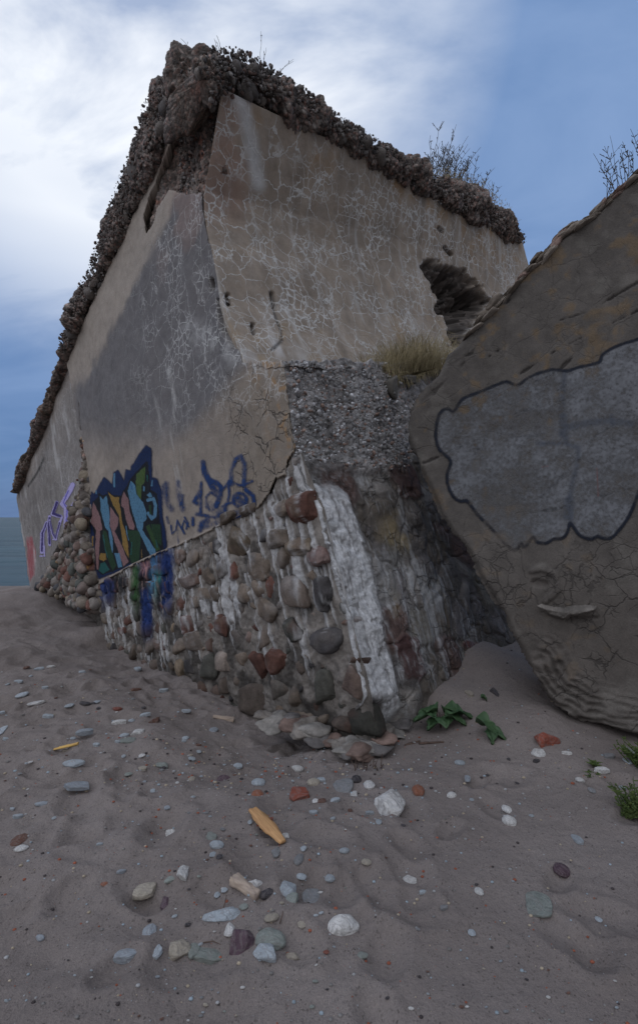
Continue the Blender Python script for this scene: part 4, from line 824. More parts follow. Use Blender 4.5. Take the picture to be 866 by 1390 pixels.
def stone(px,py,w,h,kd,co,label,name='pebble',cat='pebble',group=None,hgt=None,rot=None,sink=.35):
    global ii; ii+=1
    p=ground(px,py+h*.25); Y=p[1]; wm=w*Y/F
    me=protos[kd][ii%len(protos[kd])]
    o=bpy.data.objects.new(name,me); COL.objects.link(o)
    th=hgt if hgt is not None else {'round':.62,'flat':.28,'angular':.62}[kd]
    tz=wm*th; vis=h*Y/F; k=min(.95,1.5/math.hypot(1.5,Y)); dep=max((vis-tz*.6)/k,wm*.55); dep=min(dep,wm*1.7)
    q5=.57 if kd!='round' else .55; o.scale=(wm*q5,dep*q5,max(tz,.004)*q5); r_=random.Random(ii)
    o.rotation_euler=(r_.uniform(-.12,.12),r_.uniform(-.12,.12),rot if rot is not None else r_.uniform(-.35,.35)+ (0 if r_.random()<.5 else 3.14))
    o.location=(p[0],p[1],p[2]+o.scale[2]*(1-2*sink)+.002)
    j=r_.uniform(.85,1.15); c_=CO[co]; o.color=(c_[0]*j,c_[1]*j,c_[2]*j,1)
    return tag(o,label,cat,group)
big=[(528,1083,50,44,'angular','w','large white angular rock beside the foot of the masonry corner',.75),
(741,998,30,28,'angular','r','brick-red lump of stone lying just left of the fallen slab',.7),
(406,1073,30,18,'flat','r','flat dark red brick fragment in front of the masonry corner',.2),
(567,1070,15,17,'round','o','small orange-red pebble just right of the large white rock',.7),
(466,1062,30,20,'flat','g','flat squarish blue-grey stone left of the large white rock',.2),
(484,1056,12,11,'round','d','small dark round pebble touching the flat squarish grey stone',.7),
(501,1060,12,24,'round','w','slim white curved stone standing behind the large white rock',.5),
(480,1077,15,10,'angular','w','white crescent-shaped chip left of the large white rock',.3),
(404,1042,15,9,'round','w','smooth white oval pebble closest to the masonry foot on its left',.5),
(425,1060,16,11,'round','t','small tan oval pebble beside the flat dark red brick fragment',.5),
(613,1078,12,10,'round','w','small white-grey pebble alone on smooth sand right of the orange pebble',.7),
(624,1034,13,8,'round','b','pale blue oval pebble on the sand in front of the broad green leaf',.4),
(632,1055,14,8,'flat','s','slate-blue flat pebble half sunk below the pale blue oval one',.15),
(637,940,12,9,'flat','t','small tan stone in the gap between the pier and the slab',.4),
(670,936,11,16,'angular','d','dark upright stone in the gap under the slab edge',.9),
(632,911,7,9,'angular','d','black chip against the shaded foot of the pier',.8),
(688,1096,12,12,'round','w','white egg-shaped pebble, upper one of the pair right of centre',.5),
(691,1112,17,16,'round','w','round white pebble, lower one of the pair right of centre',.75),
(731,1018,19,15,'angular','w','grey-white ridged pebble right below the brick-red lump',.6),
(852,1016,14,14,'round','e','grey-green pebble beside the moss at the right edge',.5),
(786,1058,12,9,'angular','w','small bright white angular pebble left of the two green sprigs',.6),
(784,1137,17,14,'flat','b','flat pale grey pebble flush with the sand on the right',.15),
(762,1177,21,18,'round','p','purplish domed pebble half buried on the right',.5),
(733,1223,40,34,'flat','e','broad flat greenish-tan stone flush with the sand, lower right',.08),
(465,1252,37,32,'round','w','grey and white banded boulder standing alone at bottom centre',.75),
(558,1191,20,14,'angular','w','white pointed pebble right of centre on open sand',.5),
(250,1181,19,21,'angular','w','bright white lumpy stone on open sand left of the wood splinter',.6),
(387,1134,13,11,'angular','w','white chip touching the lower tip of the wood splinter',.6),
(374,1154,15,14,'angular','g','grey stone half buried below the wood splinter',.5),
(406,1160,11,26,'round','g','slim grey upright stone right of the wood splinter',.5),
(287,1134,15,12,'flat','e','grey-green round flat pebble, upper of three left of the splinter',.3),
(295,1145,19,10,'round','b','blue-white oval pebble, middle of three left of the splinter',.5),
(344,1197,23,17,'angular','w','white lumpy pebble touching the upper end of the pale wood stump',.55),
(363,1211,19,13,'round','d','dark grey oval pebble right of the pale wood stump',.5),
(390,1203,29,26,'angular','b','large blue-white stone at the top right of the pebble cluster',.5),
(396,1218,20,16,'flat','e','grey-green pebble tucked under the large blue-white stone',.4),
(422,1213,26,27,'flat','g','dull grey squarish stone half buried right of the pebble cluster',.3),
(302,1238,46,26,'angular','b','long blue-white rock with dark underside in the pebble cluster',.4),
(313,1257,17,20,'angular','w','small white stone wedged behind the dark purple rock',.7),
(328,1267,40,42,'angular','p','dark purple rough rock, darkest and largest in the pebble cluster',.75),
(368,1269,36,27,'round','e','smooth grey-green oval cobble right of the dark purple rock',.4),
(360,1290,38,26,'angular','b','blue-white stone at the bottom of the cluster below the oval cobble',.5),
(241,1283,36,30,'angular','t','cream and brown rock at the left end of the pebble cluster',.7),
(264,1284,16,24,'flat','e','thin grey-green slab stone right of the cream and brown rock',.3),
(284,1296,44,14,'flat','e','long greenish flat stone at the bottom edge of the cluster',.2),
(397,1296,20,13,'angular','t','tan stone right of the lowest blue-white stone',.5),
(232,1128,19,14,'angular','w','cream angular pebble alone left of the wood splinter',.6),
(196,1205,33,20,'flat','t','fan-shaped cream stone on the open sand lower left',.3),
(26,1137,16,16,'round','n','dark brown round pebble at the left edge',.3),
(29,1150,18,9,'round','w','white shell-like pebble directly below the dark brown one',.3),
(142,1199,9,7,'angular','o','tiny orange-red chip on the bare sand lower left',.4),
(232,1193,17,6,'flat','e','thin dark green sliver right of the fan-shaped cream stone',.2),
(225,1221,16,22,'angular','p','purple-brown shell fragment standing in the sand',.6),
(201,1261,20,22,'angular','s','blue-grey stone above the cream and brown rock',.5),
(214,1288,12,22,'flat','b','pale upright shell beside the cream and brown rock',.5),
(172,1297,34,10,'flat','s','blue-grey flat stone at the bottom edge left of the cluster',.3),
(55,1272,12,8,'round','s','small slate-blue pebble alone in the bottom left corner',.5),
(105,1066,37,7,'flat','s','long grey stick-like stone lying level on the left',.15),
(57,1090,18,7,'flat','s','thin blue-grey splinter of slate near the left edge',.15),
(101,1034,28,9,'flat','b','jagged pale blue flat stone below the yellow driftwood',.15),
(116,992,22,9,'flat','s','grey flat stone tilted up just above the yellow driftwood',.3),
(189,993,21,10,'angular','w','white rough rock at the top of the left stone group',.5),
(173,1004,25,10,'flat','e','greenish-grey flat pebble below the white rough rock',.2),
(211,976,15,12,'angular','n','rusty brown lump on the sand left of the cobble wall',.6),
(184,935,14,7,'angular','n','dark red-brown stone near the cobble wall on the left',.4),
(220,1037,17,13,'angular','e','grey-green cube-like stone in the middle left',.6),
(194,1042,13,8,'flat','t','dull sandy pebble left of the grey-green cube-like stone',.3),
(50,953,21,6,'flat','w','long pale flat stone far left on the sand slope',.15),
(116,954,16,5,'flat','d','dark flat chip far left on the sand slope',.2),
(3,989,14,11,'flat','b','pale blue flat stone cut by the left edge of the picture',.2),
(304,1055,16,10,'round','p','purplish-blue pebble left of the two white ovals',.4),
(351,1060,17,13,'round','b','smooth blue-white egg-shaped pebble left of the red brick fragment',.5),
(323,1038,14,8,'flat','b','pale blue flat pebble above the purplish-blue one',.3),
(349,1076,16,11,'round','o','orange-brown oval pebble just below the smooth blue-white egg',.4),
(366,1109,12,9,'flat','r','small dark red chip right of the wood splinter top',.3),
(260,1029,10,6,'round','b','tiny bright blue pebble on the sand below the tan wood block',.4),
(448,1190,12,11,'round','b','pale blue-white pebble alone right of the pebble cluster',.5),
(467,1153,13,8,'round','b','pale bluish oval pebble on open sand above the banded boulder',.4)]
for b in big:
    cat='rock' if max(b[2],b[3])>=30 else 'pebble'
    stone(*b[:7],sink=.5,name='rock' if cat=='rock' else 'pebble',cat=cat,hgt=b[7],group='loose stones on the beach')
med=[(769,1022,13,5,'w'),(827,1027,18,5,'g'),(851,1031,8,12,'b'),(816,1046,20,4,'w'),(845,1069,10,5,'b'),(803,1072,9,7,'g'),(721,1107,6,4,'b'),(727,1033,11,3,'d'),(650,1209,11,9,'w'),(603,1232,13,7,'g'),(573,1211,11,4,'b'),(497,1169,13,8,'t'),(812,1247,7,8,'b'),(640,1265,10,8,'b'),(492,1296,13,8,'e'),
(289,1159,9,7,'b'),(298,1162,8,7,'d'),(409,1189,13,9,'b'),(331,1230,10,8,'e'),(295,1214,8,7,'b'),(305,1207,8,7,'b'),(396,1257,16,11,'b'),(369,1244,18,11,'t'),(411,1250,12,12,'t'),(443,1292,7,6,'r'),(255,1255,9,5,'d'),(25,1108,15,7,'b'),(17,1098,9,4,'b'),(74,1110,5,4,'b'),(165,1183,12,5,'s'),(136,1146,9,4,'b'),(227,1096,10,5,'s'),
(54,908,13,4,'b'),(31,942,13,8,'b'),(66,972,16,6,'b'),(3,967,10,5,'b'),(131,1011,12,4,'b'),(169,998,12,6,'b'),(163,981,20,5,'w'),(208,1073,9,5,'b'),(253,965,13,4,'b'),(223,937,14,5,'b'),(187,908,12,5,'b'),(436,1058,13,7,'b'),(428,1086,8,7,'w'),(437,1086,11,8,'n'),(455,1086,14,6,'b'),(426,1103,14,5,'b'),(502,1103,12,6,'b'),(514,1115,8,6,'b'),
(412,1151,7,7,'b'),(340,1115,6,6,'b'),(160,1007,10,4,'b'),(70,905,10,3,'w'),(88,936,9,3,'d'),(62,933,10,4,'b'),(26,925,12,4,'b'),(95,957,10,6,'b'),(132,952,8,5,'b'),(112,912,10,4,'b'),(157,975,8,3,'p'),(160,962,12,5,'r'),(198,970,14,5,'b'),(270,1020,8,4,'b'),(290,990,10,6,'s'),(252,1001,8,5,'b'),(250,1005,7,4,'b'),(270,1011,8,4,'n'),(193,1025,8,5,'w'),(168,1025,5,8,'b'),(175,1050,9,6,'e'),(260,1057,8,7,'t'),(38,1071,3,3,'w'),(42,1034,5,4,'w'),(8,1003,10,4,'b'),(88,1019,9,3,'t'),(285,900,5,4,'w'),(475,1100,6,5,'n'),(640,1085,5,4,'b'),(702,1063,5,4,'d'),(690,1030,4,4,'d'),(661,1052,4,3,'d')]
CN=dict(w='white',b='pale blue-grey',g='grey',d='dark',r='red',o='orange',p='purplish',t='tan',e='greenish',n='brown',s='slate-blue')
for (a,b,w,h,co) in med:
    side='left half' if a<433 else 'right half'
    stone(a,b,w,h,'flat' if h<w*.6 else 'round',co,'small %s pebble scattered on the sand in the %s of the picture'%(CN[co],side),group='small pebbles on the %s of the beach'%side.split()[0],hgt=.3)
rr=random.Random(33)
for i in range(150):
    t=rr.random()
    if t<.45: a,b=rr.uniform(0,330),rr.uniform(900,1075)
    elif t<.8: a,b=rr.uniform(230,480),rr.uniform(1040,1300)
    else: a,b=rr.uniform(500,860),rr.uniform(1040,1380)
    if rr.random()<.25 : b=rr.uniform(1300,1388)
    if b<900+max(0,a-160)*.55: continue
    w=rr.choice([3,4,4,5,6,7]); co=rr.choice('bbbwsgdent')
    side='left half' if a<433 else 'right half'
    stone(a,b,w,w*.6,'round',co,'small %s pebble scattered on the sand in the %s of the picture'%(CN[co],side),group='small pebbles on the %s of the beach'%side.split()[0],hgt=.4)
# fine gravel: one mesh
Vs,Fs,Cs=[],[],[];k=0; rv,rf_=rock_mesh(5,1,'round')
for i in range(5200):
    t=rr.random()
    if t<.6: X_,Y_=rr.gauss(-.3,.9),rr.uniform(1.1,3.4)
    else: X_,Y_=rr.uniform(-3.5,2.4),rr.uniform(1.1,5.)
    sz=(.0012+.0060*rr.random()**4)*(1 if Y_<2.6 else 1.4); z_=0
    Vs.append((X_,Y_,sz,rr.random(),rr.random()))
G_=np.array(Vs); zz=sand_z(G_[:,0],G_[:,1]); PP_=rv[None]*G_[:,2][:,None,None]*np.array([1.2,1.,.7]); PP_=PP_+np.stack([G_[:,0],G_[:,1],zz+G_[:,2]*.3],-1)[:,None,:]
pal2=np.array([(.33,.33,.33),(.3,.36,.4),(.06,.05,.05),(.2,.19,.18),(.3,.1,.06),(.38,.32,.24)]); ci=pal2[(G_[:,3]*5.99).astype(int)]
Cs=np.repeat(ci,len(rv),0); Fc=(rf_[None]+(np.arange(len(G_))*len(rv))[:,None,None]).reshape(-1,3)
o=mesh_obj('gravel',PP_.reshape(-1,3),Fc,M['stone'],None,(0,0,0),Cs); tag(o,'fine grit and shell crumbs strewn over the sand','gravel',kind='stuff')
# ------------------------------------------------------------------ tubes / plants / wood
def tube(pts,rad,n=5):
    pts=np.asarray(pts,float); m=len(pts); rad=np.broadcast_to(np.asarray(rad,float),(m,)); tn=np.gradient(pts,axis=0) if m>2 else np.tile(pts[1]-pts[0],(m,1)); tn=tn/(np.linalg.norm(tn,axis=1)[:,None]+1e-9)
    ref=np.array([.3,.9,.2]); a=np.cross(tn,ref); a/=np.linalg.norm(a,axis=1)[:,None]+1e-9; b=np.cross(tn,a); th=np.linspace(0,2*np.pi,n,endpoint=False)
    V=(pts[:,None,:]+rad[:,None,None]*(np.cos(th)[None,:,None]*a[:,None,:]+np.sin(th)[None,:,None]*b[:,None,:])).reshape(-1,3)
    idx=np.arange(m*n).reshape(m,n);A_=idx[:-1];B_=idx[1:]; Q=np.stack([A_.ravel(),B_.ravel(),np.roll(B_,-1,1).ravel(),np.roll(A_,-1,1).ravel()],-1)
    V=np.vstack([V,pts[:1],pts[-1:]]); j=np.arange(n)
    T=[(m*n,idx[0][(q+1)%n],idx[0][q],idx[0][q]) for q in j]
    return V,Q
class MB:
    def __init__(s): s.V=[];s.F=[];s.k=0
    def add(s,V,F_): s.V.append(V);s.F.append(F_+s.k);s.k+=len(V)
    def build(s,name,mat,parent=None,loc=(0,0,0)): return mesh_obj(name,np.vstack(s.V),np.vstack(s.F),mat,parent,loc)
def stalk(mb,p,h,lean,r=.0022,br=5,rnd=None,spread=.35):
    rnd=rnd or rr; n=7; d=np.array([lean[0],lean[1],1.]); pts=[np.array(p)+d*h*t+np.array([rnd.uniform(-1,1),rnd.uniform(-1,1),0])*h*.02+np.array([lean[0],lean[1],-.1])*h*t*t*.4 for t in np.linspace(0,1,n)]
    mb.add(*tube(pts,np.linspace(r,r*.45,n),4))
    for _ in range(br):
        t=rnd.uniform(.35,.98); q=pts[0]+(pts[-1]-pts[0])*t; q=pts[min(n-1,int(t*(n-1)))]; L=h*rnd.uniform(.06,.22)
        dd=np.array([rnd.uniform(-1,1)*spread*2,rnd.uniform(-1,1)*spread,rnd.uniform(.4,1.)]); 
        mb.add(*tube([q,q+dd*L*.5,q+dd*L],[r*.7,r*.6,r*.9],4))
        for e_ in range(2): 
            qq=q+dd*L*rnd.uniform(.5,1.); mb.add(*tube([qq,qq+np.array([rnd.uniform(-.5,.5),rnd.uniform(-.3,.3),rnd.uniform(-.2,.5)])*L*.3],[r*1.1,r*.6],4))
# weeds on the roof
mb=MB(); r1=random.Random(3)
for i in range(85):
    t=r1.uniform(0,1); a=586+t*100; b=np.interp(a,[586,620,645,668,690],[236,240,254,272,298]); p=PR.hit(a,b+2)-PR.N*r1.uniform(.0,.30)
    h=r1.uniform(.3,.68)*(1-.35*t); stalk(mb,p,h,(r1.uniform(-.15,.35)+.1,r1.uniform(-.2,.2)),.0042,7,r1)
o=mb.build('weed_clump',M['stem'],None,tuple(PR.hit(640.,252.))); tag(o,'thicket of thin dark dead weed stalks on top of the right wall','weeds')
mb=MB()
for i in range(420):
    t=r1.uniform(0,1); a=590+t*104; b=np.interp(a,[586,620,645,668,694],[238,242,256,272,306]); p=PR.hit(a,b+r1.uniform(-2,12))+PR.N*r1.uniform(-.05,.17); L=r1.uniform(.05,.12)
    d=np.array([r1.uniform(-.7,.7),r1.uniform(-.7,.2),r1.uniform(-.1,1.)]); mb.add(*tube([p,p+d*L*.5,p+d*L+np.array([0,0,-L*.4])],[.004,.003,.001],3))
o=mb.build('grass_fringe',M['drygrass'],None,tuple(PR.hit(650.,262.))); tag(o,'short ochre grass growing along the roof edge under the dead weeds','grass')
for nm,lab,a,b,hs,ln in (('dry_stalk','thin dry grass stalks leaning left on the highest corner of the ruin',246,66,(.16,.24,.12),-.4),('dry_stalk','tall thin dry stalks on the crust right of the highest corner',362,82,(.42,.26,.2),.05),('dry_stalk','two short leaning stalks right of the tall ones',378,92,(.2,.22),.7),('dry_stalk','tiny dry stalks just right of the ruin peak',305,50,(.12,.1,.15),-.1)):
    mb=MB()
    for i,h in enumerate(hs): stalk(mb,PR.hit(a+i*3.,b+5.)-PR.N*.12 if a>280 else PL.hit(a+i*3.,b+5.)-PL.N*.15,h,(ln+r1.uniform(-.15,.15),0),.0028,2,r1,.1)
    o=mb.build(nm,M['stem'],None,tuple(PR.hit(float(a),float(b)))); tag(o,lab,'stalks',group='dry stalks on the ruin')
# weed on the slab
mb=MB()
for i in range(30):
    a=r1.uniform(826,905); b=np.interp(a,[826,866,905],[262,234,205])+3; p=PS.hit(a,b)-PS.N*r1.uniform(.02,.12); stalk(mb,p,r1.uniform(.14,.40),(r1.uniform(-.35,.3),r1.uniform(-.2,.2)),.0026,9,r1,.5)
stalk(mb,PS.hit(842.,250.)-PS.N*.06,.42,(-.12,0),.002,1,r1)
o=mb.build('weed_clump',M['stem'],None,tuple(PS.hit(850.,240.))); tag(o,'sparse branching dead weed on the upper edge of the fallen slab','weeds')
# dry grass on ledge
mb=MB()
ga=PP.hit(515.,492.);gb=PP.hit(640.,470.)
for i in range(1500):
    a=500+130*(1-abs(r1.gauss(0,.42)))**1 if False else r1.gauss(566,26); a=min(max(a,512),625); dpt=r1.uniform(0,.30)
    base_=PP.hit(a,np.interp(a,[505,540,600,640],[490,512,500,470]))-PP.N*(dpt-.06); h=r1.uniform(.16,.50)*(1-abs(a-568)/110)
    d=np.array([r1.gauss(.0,.28),r1.gauss(-.12,.2),1.]); tip=base_+d*h; sag=np.array([d[0]*.4,d[1]*.5,-.25])*h
    mb.add(*tube([base_,base_+d*h*.5,tip+sag*.4,tip+sag*1.0+d*h*.08],[.0024,.002,.0014,.0006],3))
for i in range(500):
    a=r1.uniform(520,600); base_=PP.hit(a,np.interp(a,[515,545,600],[492,515,498]))-PP.N*.02; L=r1.uniform(.06,.2); d=np.array([r1.gauss(0,.5),-.45,.1]); mb.add(*tube([base_,base_+d*L*.5,base_+d*L*.7+np.array([0,0,-L*.6])],[.0022,.0018,.0006],3))
o=mb.build('dry_grass_tuft',M['drygrass'],None,tuple(PP.hit(566.,505.))); tag(o,'tuft of yellow dry grass on the ledge where slab and fort meet','grass')
V_,F_=rock_mesh(41,4,'angular')
for (a,b,rad,lab) in ((532,525,(.09,.09,.13),'dark angular rubble stone wedged at the top right of the pier'),(552,516,(.16,.10,.045),'long stone lying across the gap under the grass tuft')):
    q_=PP.hit(float(a),float(b)); W_=V_*np.array(rad)+q_; o=mesh_obj('rubble_stone',W_,F_,M['stone'],None,tuple(q_),np.tile(np.array([.13,.12,.105]),(len(W_),1))); tag(o,lab,'stone')
# broad leaves at the pier foot
def leaf(mb,c0,dirv,L,Wd,curl=.3,seed=0):
    n,m=14,9; d=nrm(np.array(dirv,float)); up=np.array([0,0,1.]); sdv=nrm(np.cross(d,up)); up2=np.cross(sdv,d); P=np.zeros((n,m,3))
    for i in range(n):
        t=i/(n-1); w=Wd*(math.sin(math.pi*min(1,t*1.08)**.62)**.8 if t<.92 else .28*(1-t)/.08)
        w*=1+.18*math.sin(t*21+seed)+.1*math.sin(t*47+seed*2)
        for j in range(m):
            s_=(j/(m-1)-.5)*2; P[i,j]=np.array(c0)+d*L*t+sdv*s_*w*.5+up2*(abs(s_)*w*curl*.5-t*t*L*.35+.012*math.sin(9*s_+6*t+seed)+.06*L*math.sin(t*9+s_*3+seed))
    idx=np.arange(n*m).reshape(n,m); Q=np.stack([idx[:-1,:-1].ravel(),idx[1:,:-1].ravel(),idx[1:,1:].ravel(),idx[:-1,1:].ravel()],-1); mb.add(P.reshape(-1,3),Q)
g0=ground(598,988); pl0=thing('leafy_plant',tuple(g0),'low plant with broad dark green leaves against the foot of the pier','plant')
for i,(a,L,W_,zz_) in enumerate(((2.9,.17,.10,.10),(.15,.20,.11,.13),(-.5,.15,.10,.10),(-1.5,.10,.09,.08),(2.2,.13,.09,.12),(.7,.16,.09,.12),(-2.4,.12,.08,.06))):
    mb=MB(); c0=g0+np.array([math.cos(a)*.03,math.sin(a)*.02,zz_]); leaf(mb,c0,(math.cos(a),math.sin(a)*.6-.15,.05),L,W_*1.5,.3,i); mb.build('leaf',M['leaf'],pl0,tuple(g0))
mb=MB()
for i in range(7): a=i*.9; mb.add(*tube([g0,g0+np.array([math.cos(a)*.02,math.sin(a)*.015,.06]),g0+np.array([math.cos(a)*.03,math.sin(a)*.02,.11])],[.004,.003,.002],5))
mb.build('stem',M['twig'],pl0,tuple(g0))
g1=ground(672,1003)
mb=MB(); leaf(mb,g1+np.array([-.10,.10,.085]),(.75,-.62,-.05),.21,.13,.45,3.3); leaf(mb,g1+np.array([-.02,.03,.05]),(-.2,-.9,-.25),.10,.09,.3,7.)
o=mb.build('fallen_leaf',M['leaf'],None,tuple(g1)); tag(o,'large crumpled dark green leaf lying on the sand between pier and slab','leaf')
g1=ground(652,950); mb=MB(); leaf(mb,g1+np.array([0,0,.03]),(.6,-.5,0),.05,.035,.4,1.)
o=mb.build('fallen_leaf',M['leaf'],None,tuple(g1)); tag(o,'tiny green leaf beyond the large crumpled one in the gap','leaf')
# moss clumps at the right edge
def moss(a,b,n,R,H,lab,name='moss_clump'):
    g=ground(a,b); mb=MB()
    for i in range(n):
        p=g+np.array([r1.gauss(0,R*.5),r1.gauss(0,R*.5),0]); d=np.array([r1.gauss(0,.6),r1.gauss(-.1,.6),1.]); h=H*r1.uniform(.5,1.1); pts=[p,p+d*h*.5,p+d*h]
        mb.add(*tube(pts,[.003,.003,.0015],4))
        for k_ in range(7):
            q=p+d*h*r1.uniform(.25,1.); e_=np.array([r1.gauss(0,1),r1.gauss(0,1),r1.uniform(0,1)])*.014; mb.add(*tube([q,q+e_*.5,q+e_],[.003,.0045,.001],4))
    o=mb.build(name,M['moss'],None,tuple(g)); tag(o,lab,'plant',group='green sprigs at the right edge')
moss(872,1040,90,.06,.11,'upper dark green feathery clump cut by the right edge of the picture'); moss(868,1108,110,.07,.11,'lower dark green feathery clump cut by the right edge of the picture')
moss(806,1040,7,.018,.03,'small green sprig above the white sliver on the right','moss_sprig'); moss(800,1056,8,.02,.03,'small green sprig right of the bright white angular pebble','moss_sprig'); moss(848,1110,6,.014,.03,'small green sprig beside the lower feathery clump','moss_sprig')
# wood
def chunk(name,p0,p1,w,t,mat,lab,cat,seed,lift=0.,taper=(.35,1.,.25),lifts=(0,0)):
    a=ground(*p0);b=ground(*p1); a=a+np.array([0,0,lifts[0]]); b=b+np.array([0,0,lifts[1]]); d=b-a; L=np.linalg.norm(d); d/=L; s_=nrm(np.cross(d,[0,0,1])); u=np.cross(s_,d); n,m=40,20; P=np.zeros((n,m,3))
    ts=np.linspace(0,1,n); th=np.linspace(0,2*np.pi,m,endpoint=False); wf_=np.interp(ts,[0,.5,1],taper)
    cs_=np.sign(np.cos(th))*np.abs(np.cos(th))**.7; sn=np.sign(np.sin(th))*np.abs(np.sin(th))**.7
    P=a+d*(ts*L)[:,None,None]+s_*(cs_[None,:,None]*(w/2*wf_)[:,None,None])+u*((sn[None,:,None]*(t/2*np.sqrt(wf_))[:,None,None])+t*.35+lift)
    q=np.stack([ts[:,None]*2+0*th,np.cos(th)[None]*3+0*ts[:,None],np.sin(th)[None]*3+0*ts[:,None]],-1); P=P+(P-(a+d*(ts*L)[:,None,None]))*(fbm(q,1.8,4,seed)*.28)[...,None]
    idx=np.arange(n*m).reshape(n,m);A_=idx[:-1];B_=idx[1:]; Q=np.stack([A_.ravel(),np.roll(A_,-1,1).ravel(),np.roll(B_,-1,1).ravel(),B_.ravel()],-1); V=P.reshape(-1,3); V=np.vstack([V,P[0].mean(0),P[-1].mean(0)])
    k=n*m; cap=[(k,idx[0][j],idx[0][(j+1)%m],idx[0][(j+1)%m]) for j in range(0)]
    bm=bmesh.new(); vs=[bm.verts.new(v-a) for v in V]; 
    for f in Q: bm.faces.new([vs[i] for i in f])
    for j in range(m): bm.faces.new([vs[k],vs[idx[0][(j+1)%m]],vs[idx[0][j]]]); bm.faces.new([vs[k+1],vs[idx[-1][j]],vs[idx[-1][(j+1)%m]]])
    bmesh.ops.recalc_face_normals(bm,faces=bm.faces[:]); me=bpy.data.meshes.new(name); bm.to_mesh(me); bm.free(); me.polygons.foreach_set('use_smooth',np.ones(len(me.polygons),bool))
    me.materials.append(mat); o=bpy.data.objects.new(name,me); COL.objects.link(o); o.location=a
    # object axes: align local y with the grain
    yax=Vector(d); q_=yax.to_track_quat('Y','Z'); o.rotation_mode='QUATERNION'
    Mx=q_.to_matrix().to_4x4(); me.transform(Mx.inverted()); o.rotation_quaternion=q_
    return tag(o,lab,cat)
chunk('wood_splinter',(343,1106),(384,1147),.072,.02,M['wood'],'split piece of orange-yellow wood lying alone on the sand near the centre','wood',11,lifts=(.02,.006),taper=(.6,1.,.45))
chunk('driftwood',(74,1018),(107,1010),.035,.014,M['ywood'],'small bright yellow strip of driftwood among stones on the left','wood',12,taper=(.5,1.,.8))
chunk('wood_block',(289,974),(317,979),.05,.03,M['bark'],'tan wood block on the sand touching the foot of the cobble wall','wood',13,taper=(.5,.8,1.2))
chunk('wood_stump',(318,1198),(350,1221),.042,.038,M['bark'],'pale weathered wood stump with dark knotted end in the pebble cluster','wood',14,taper=(1.1,.9,.8))
chunk('stick',(568,1010),(602,1008),.016,.012,M['twig'],'short dark stick on the sand right of the masonry foot','stick',15,taper=(1.2,.9,.7))
chunk('bark_flake',(549,1012),(570,1006),.03,.008,M['twig'],'ragged reddish-brown bark flake touching the short dark stick','bark',16,taper=(.4,1.,.4))
chunk('plastic_scrap',(138,846),(147,841),.06,.02,M['plastic'],'turquoise scrap of litter beside the hollow under the wall','litter',17)
mb=MB(); g=ground(492,1046)
for i in range(16):
    a=r1.uniform(-.12,.12); p=g+np.array([a,r1.uniform(-.03,.04),.01]); d=np.array([r1.uniform(-.4,.4),r1.uniform(-.8,.8),r1.uniform(0,.9)])*.08; mb.add(*tube([p,p+d*.5,p+d],[.004,.003,.002],5))
o=mb.build('twig_heap',M['twig'],None,tuple(g)); tag(o,'little heap of dark twigs at the tip of the masonry foot','twigs',kind='stuff')
for (p0,p1,lab) in (((300,1246),(308,1222),'thin brown twig standing in the pebble cluster left of the purple rock'),((380,1256),(384,1244),'short dark twig behind the grey-green oval cobble'),((276,1282),(300,1290),'thin dark twig lying over the flat green stones at the bottom')):
    a=ground(*p0);b=ground(*p1)+np.array([0,0,.02]); mb=MB(); mb.add(*tube([a+np.array([0,0,.006]),(a+b)/2+np.array([.004,0,.012]),b],[.0022,.002,.0012],5)); o=mb.build('twig',M['twig'],None,tuple(a)); tag(o,lab,'twig')
# ------------------------------------------------------------------ SKY + SUN
sund=nrm(np.array([-.50,1.,.92])); az=math.atan2(sund[0],sund[1]); el=math.asin(sund[2])
W_=bpy.data.worlds.new('World'); S.world=W_; W_.use_nodes=True; t=W_.node_tree; t.nodes.clear()
class WT(NT):
    def __init__(s,t): s.t=t
w=WT(t); out=w.n('ShaderNodeOutputWorld'); bg=w.n('ShaderNodeBackground'); w.l(bg.outputs[0],out.inputs[0])
sky=w.n('ShaderNodeTexSky',sky_type='NISHITA'); sky.sun_disc=False; sky.sun_elevation=el; sky.sun_rotation=az; sky.air_density=1.2; sky.dust_density=.6; sky.ozone_density=2.
tc=w.n('ShaderNodeTexCoord').outputs['Generated']; sx=w.n('ShaderNodeSeparateXYZ'); w.l(tc,sx.inputs[0])
zc=w.math('ADD',w.math('MAXIMUM',sx.outputs[2],0.),.22); cx=w.math('DIVIDE',sx.outputs[0],zc); cy=w.math('DIVIDE',sx.outputs[1],zc)
cb=w.n('ShaderNodeCombineXYZ'); w.l(cx,cb.inputs[0]); w.l(cy,cb.inputs[1])
mp=w.n('ShaderNodeMapping'); w.l(cb.outputs[0],mp.inputs[0]); mp.inputs['Rotation'].default_value=(0,0,math.radians(62)); mp.inputs['Scale'].default_value=(1.,2.1,1.); mp.inputs['Location'].default_value=(.35,.9,0)
n1=w.noise(mp.outputs[0],1.15,7,.55,.5); n2=w.noise(mp.outputs[0],.55,4,.5,.3)
dv=w.n('ShaderNodeVectorMath',operation='DOT_PRODUCT'); w.l(tc,dv.inputs[0]); gdir=nrm(np.array([-.36,1.,1.02])); dv.inputs[1].default_value=tuple(gdir)
glow=w.math('MULTIPLY',w.math('POWER',w.mr(dv.outputs['Value'],.86,.985),1.2),w.mr(sx.outputs[2],.12,.5)); 
cl1=w.mr(n1.outputs[0],.30,.66); cl2=w.mr(n2.outputs[0],.35,.65)
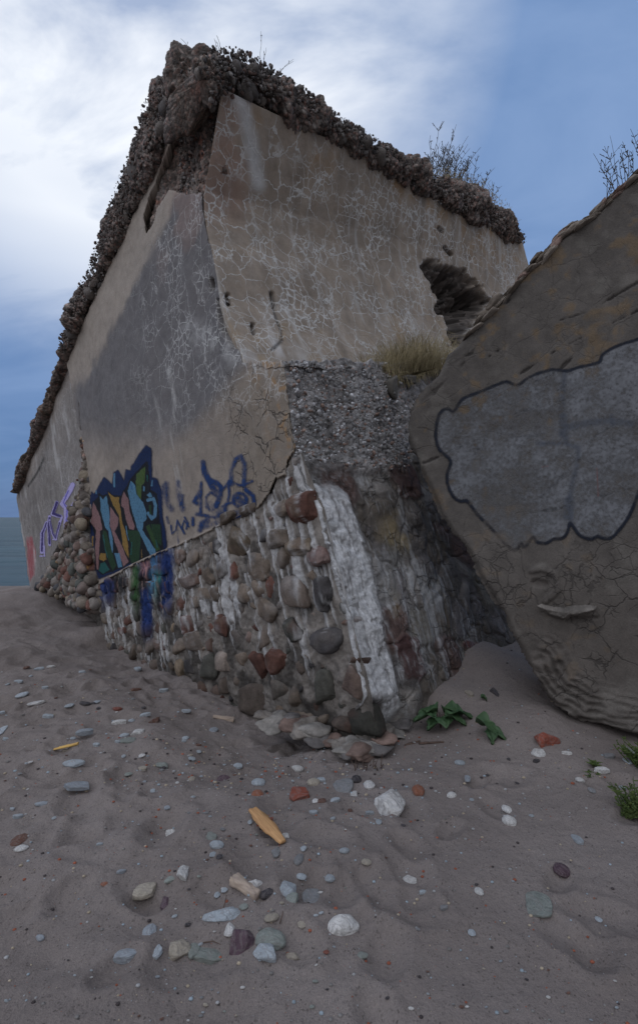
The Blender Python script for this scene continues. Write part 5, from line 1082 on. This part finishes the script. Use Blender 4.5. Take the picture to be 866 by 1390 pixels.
base=w.mix(.88,sky.outputs[0],(1.55,2.95,5.9)); base=w.mix(w.mr(sx.outputs[2],0.,.42),w.mix(1.,base,(.45,.58,.72),'MULTIPLY'),base)
c=w.mix(w.math('MULTIPLY',cl1,w.mr(sx.outputs[2],.05,.45,.2,.75)),base,(3.2,4.7,7.7))
br=w.math('MULTIPLY',glow,w.mr(n1.outputs[0],.36,.56,.22,1.25),True)
c=w.mix(br,c,(12.0,12.4,13.0)); c=w.mix(w.math('MULTIPLY',w.mr(n2.outputs[0],.50,.62),w.math('MULTIPLY',glow,.3)),c,(3.0,4.4,7.2))
bk=w.mr(sx.outputs[1],.45,-.35); up=w.math('MULTIPLY',w.mr(sx.outputs[2],-.1,.75,.25,1.55),w.mr(sx.outputs[0],.7,-.7,.55,1.4)); cu=w.n('ShaderNodeCombineColor'); [w.l(up,cu.inputs[i]) for i in range(3)]  # brighter overcast added out of view behind the camera to light the walls
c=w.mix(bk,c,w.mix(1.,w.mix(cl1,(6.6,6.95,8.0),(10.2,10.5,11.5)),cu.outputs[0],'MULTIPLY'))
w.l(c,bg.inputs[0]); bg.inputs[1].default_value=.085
ld=bpy.data.lights.new('sun','SUN'); ld.energy=.5; ld.angle=math.radians(40); ld.color=(1.,.95,.88); lo=bpy.data.objects.new('sun',ld); COL.objects.link(lo); lo.rotation_mode='QUATERNION'; lo.rotation_quaternion=Vector(tuple(sund)).to_track_quat('Z','Y'); lo.location=(-6,8,12)
# ------------------------------------------------------------------ CAMERA
cd=bpy.data.cameras.new('camera'); co=bpy.data.objects.new('camera',cd); COL.objects.link(co); co.location=tuple(CAM); co.rotation_euler=(math.pi/2,0,0)
cd.sensor_fit='VERTICAL'; cd.sensor_height=24.; cd.lens=24*F/1390.; cd.shift_y=7./1390.; cd.clip_start=.05; cd.clip_end=20000; S.camera=co
S.view_settings.view_transform='Standard'; S.view_settings.look='None'; S.view_settings.gamma=1.; S.view_settings.exposure=0.; S.view_settings.use_curve_mapping=False
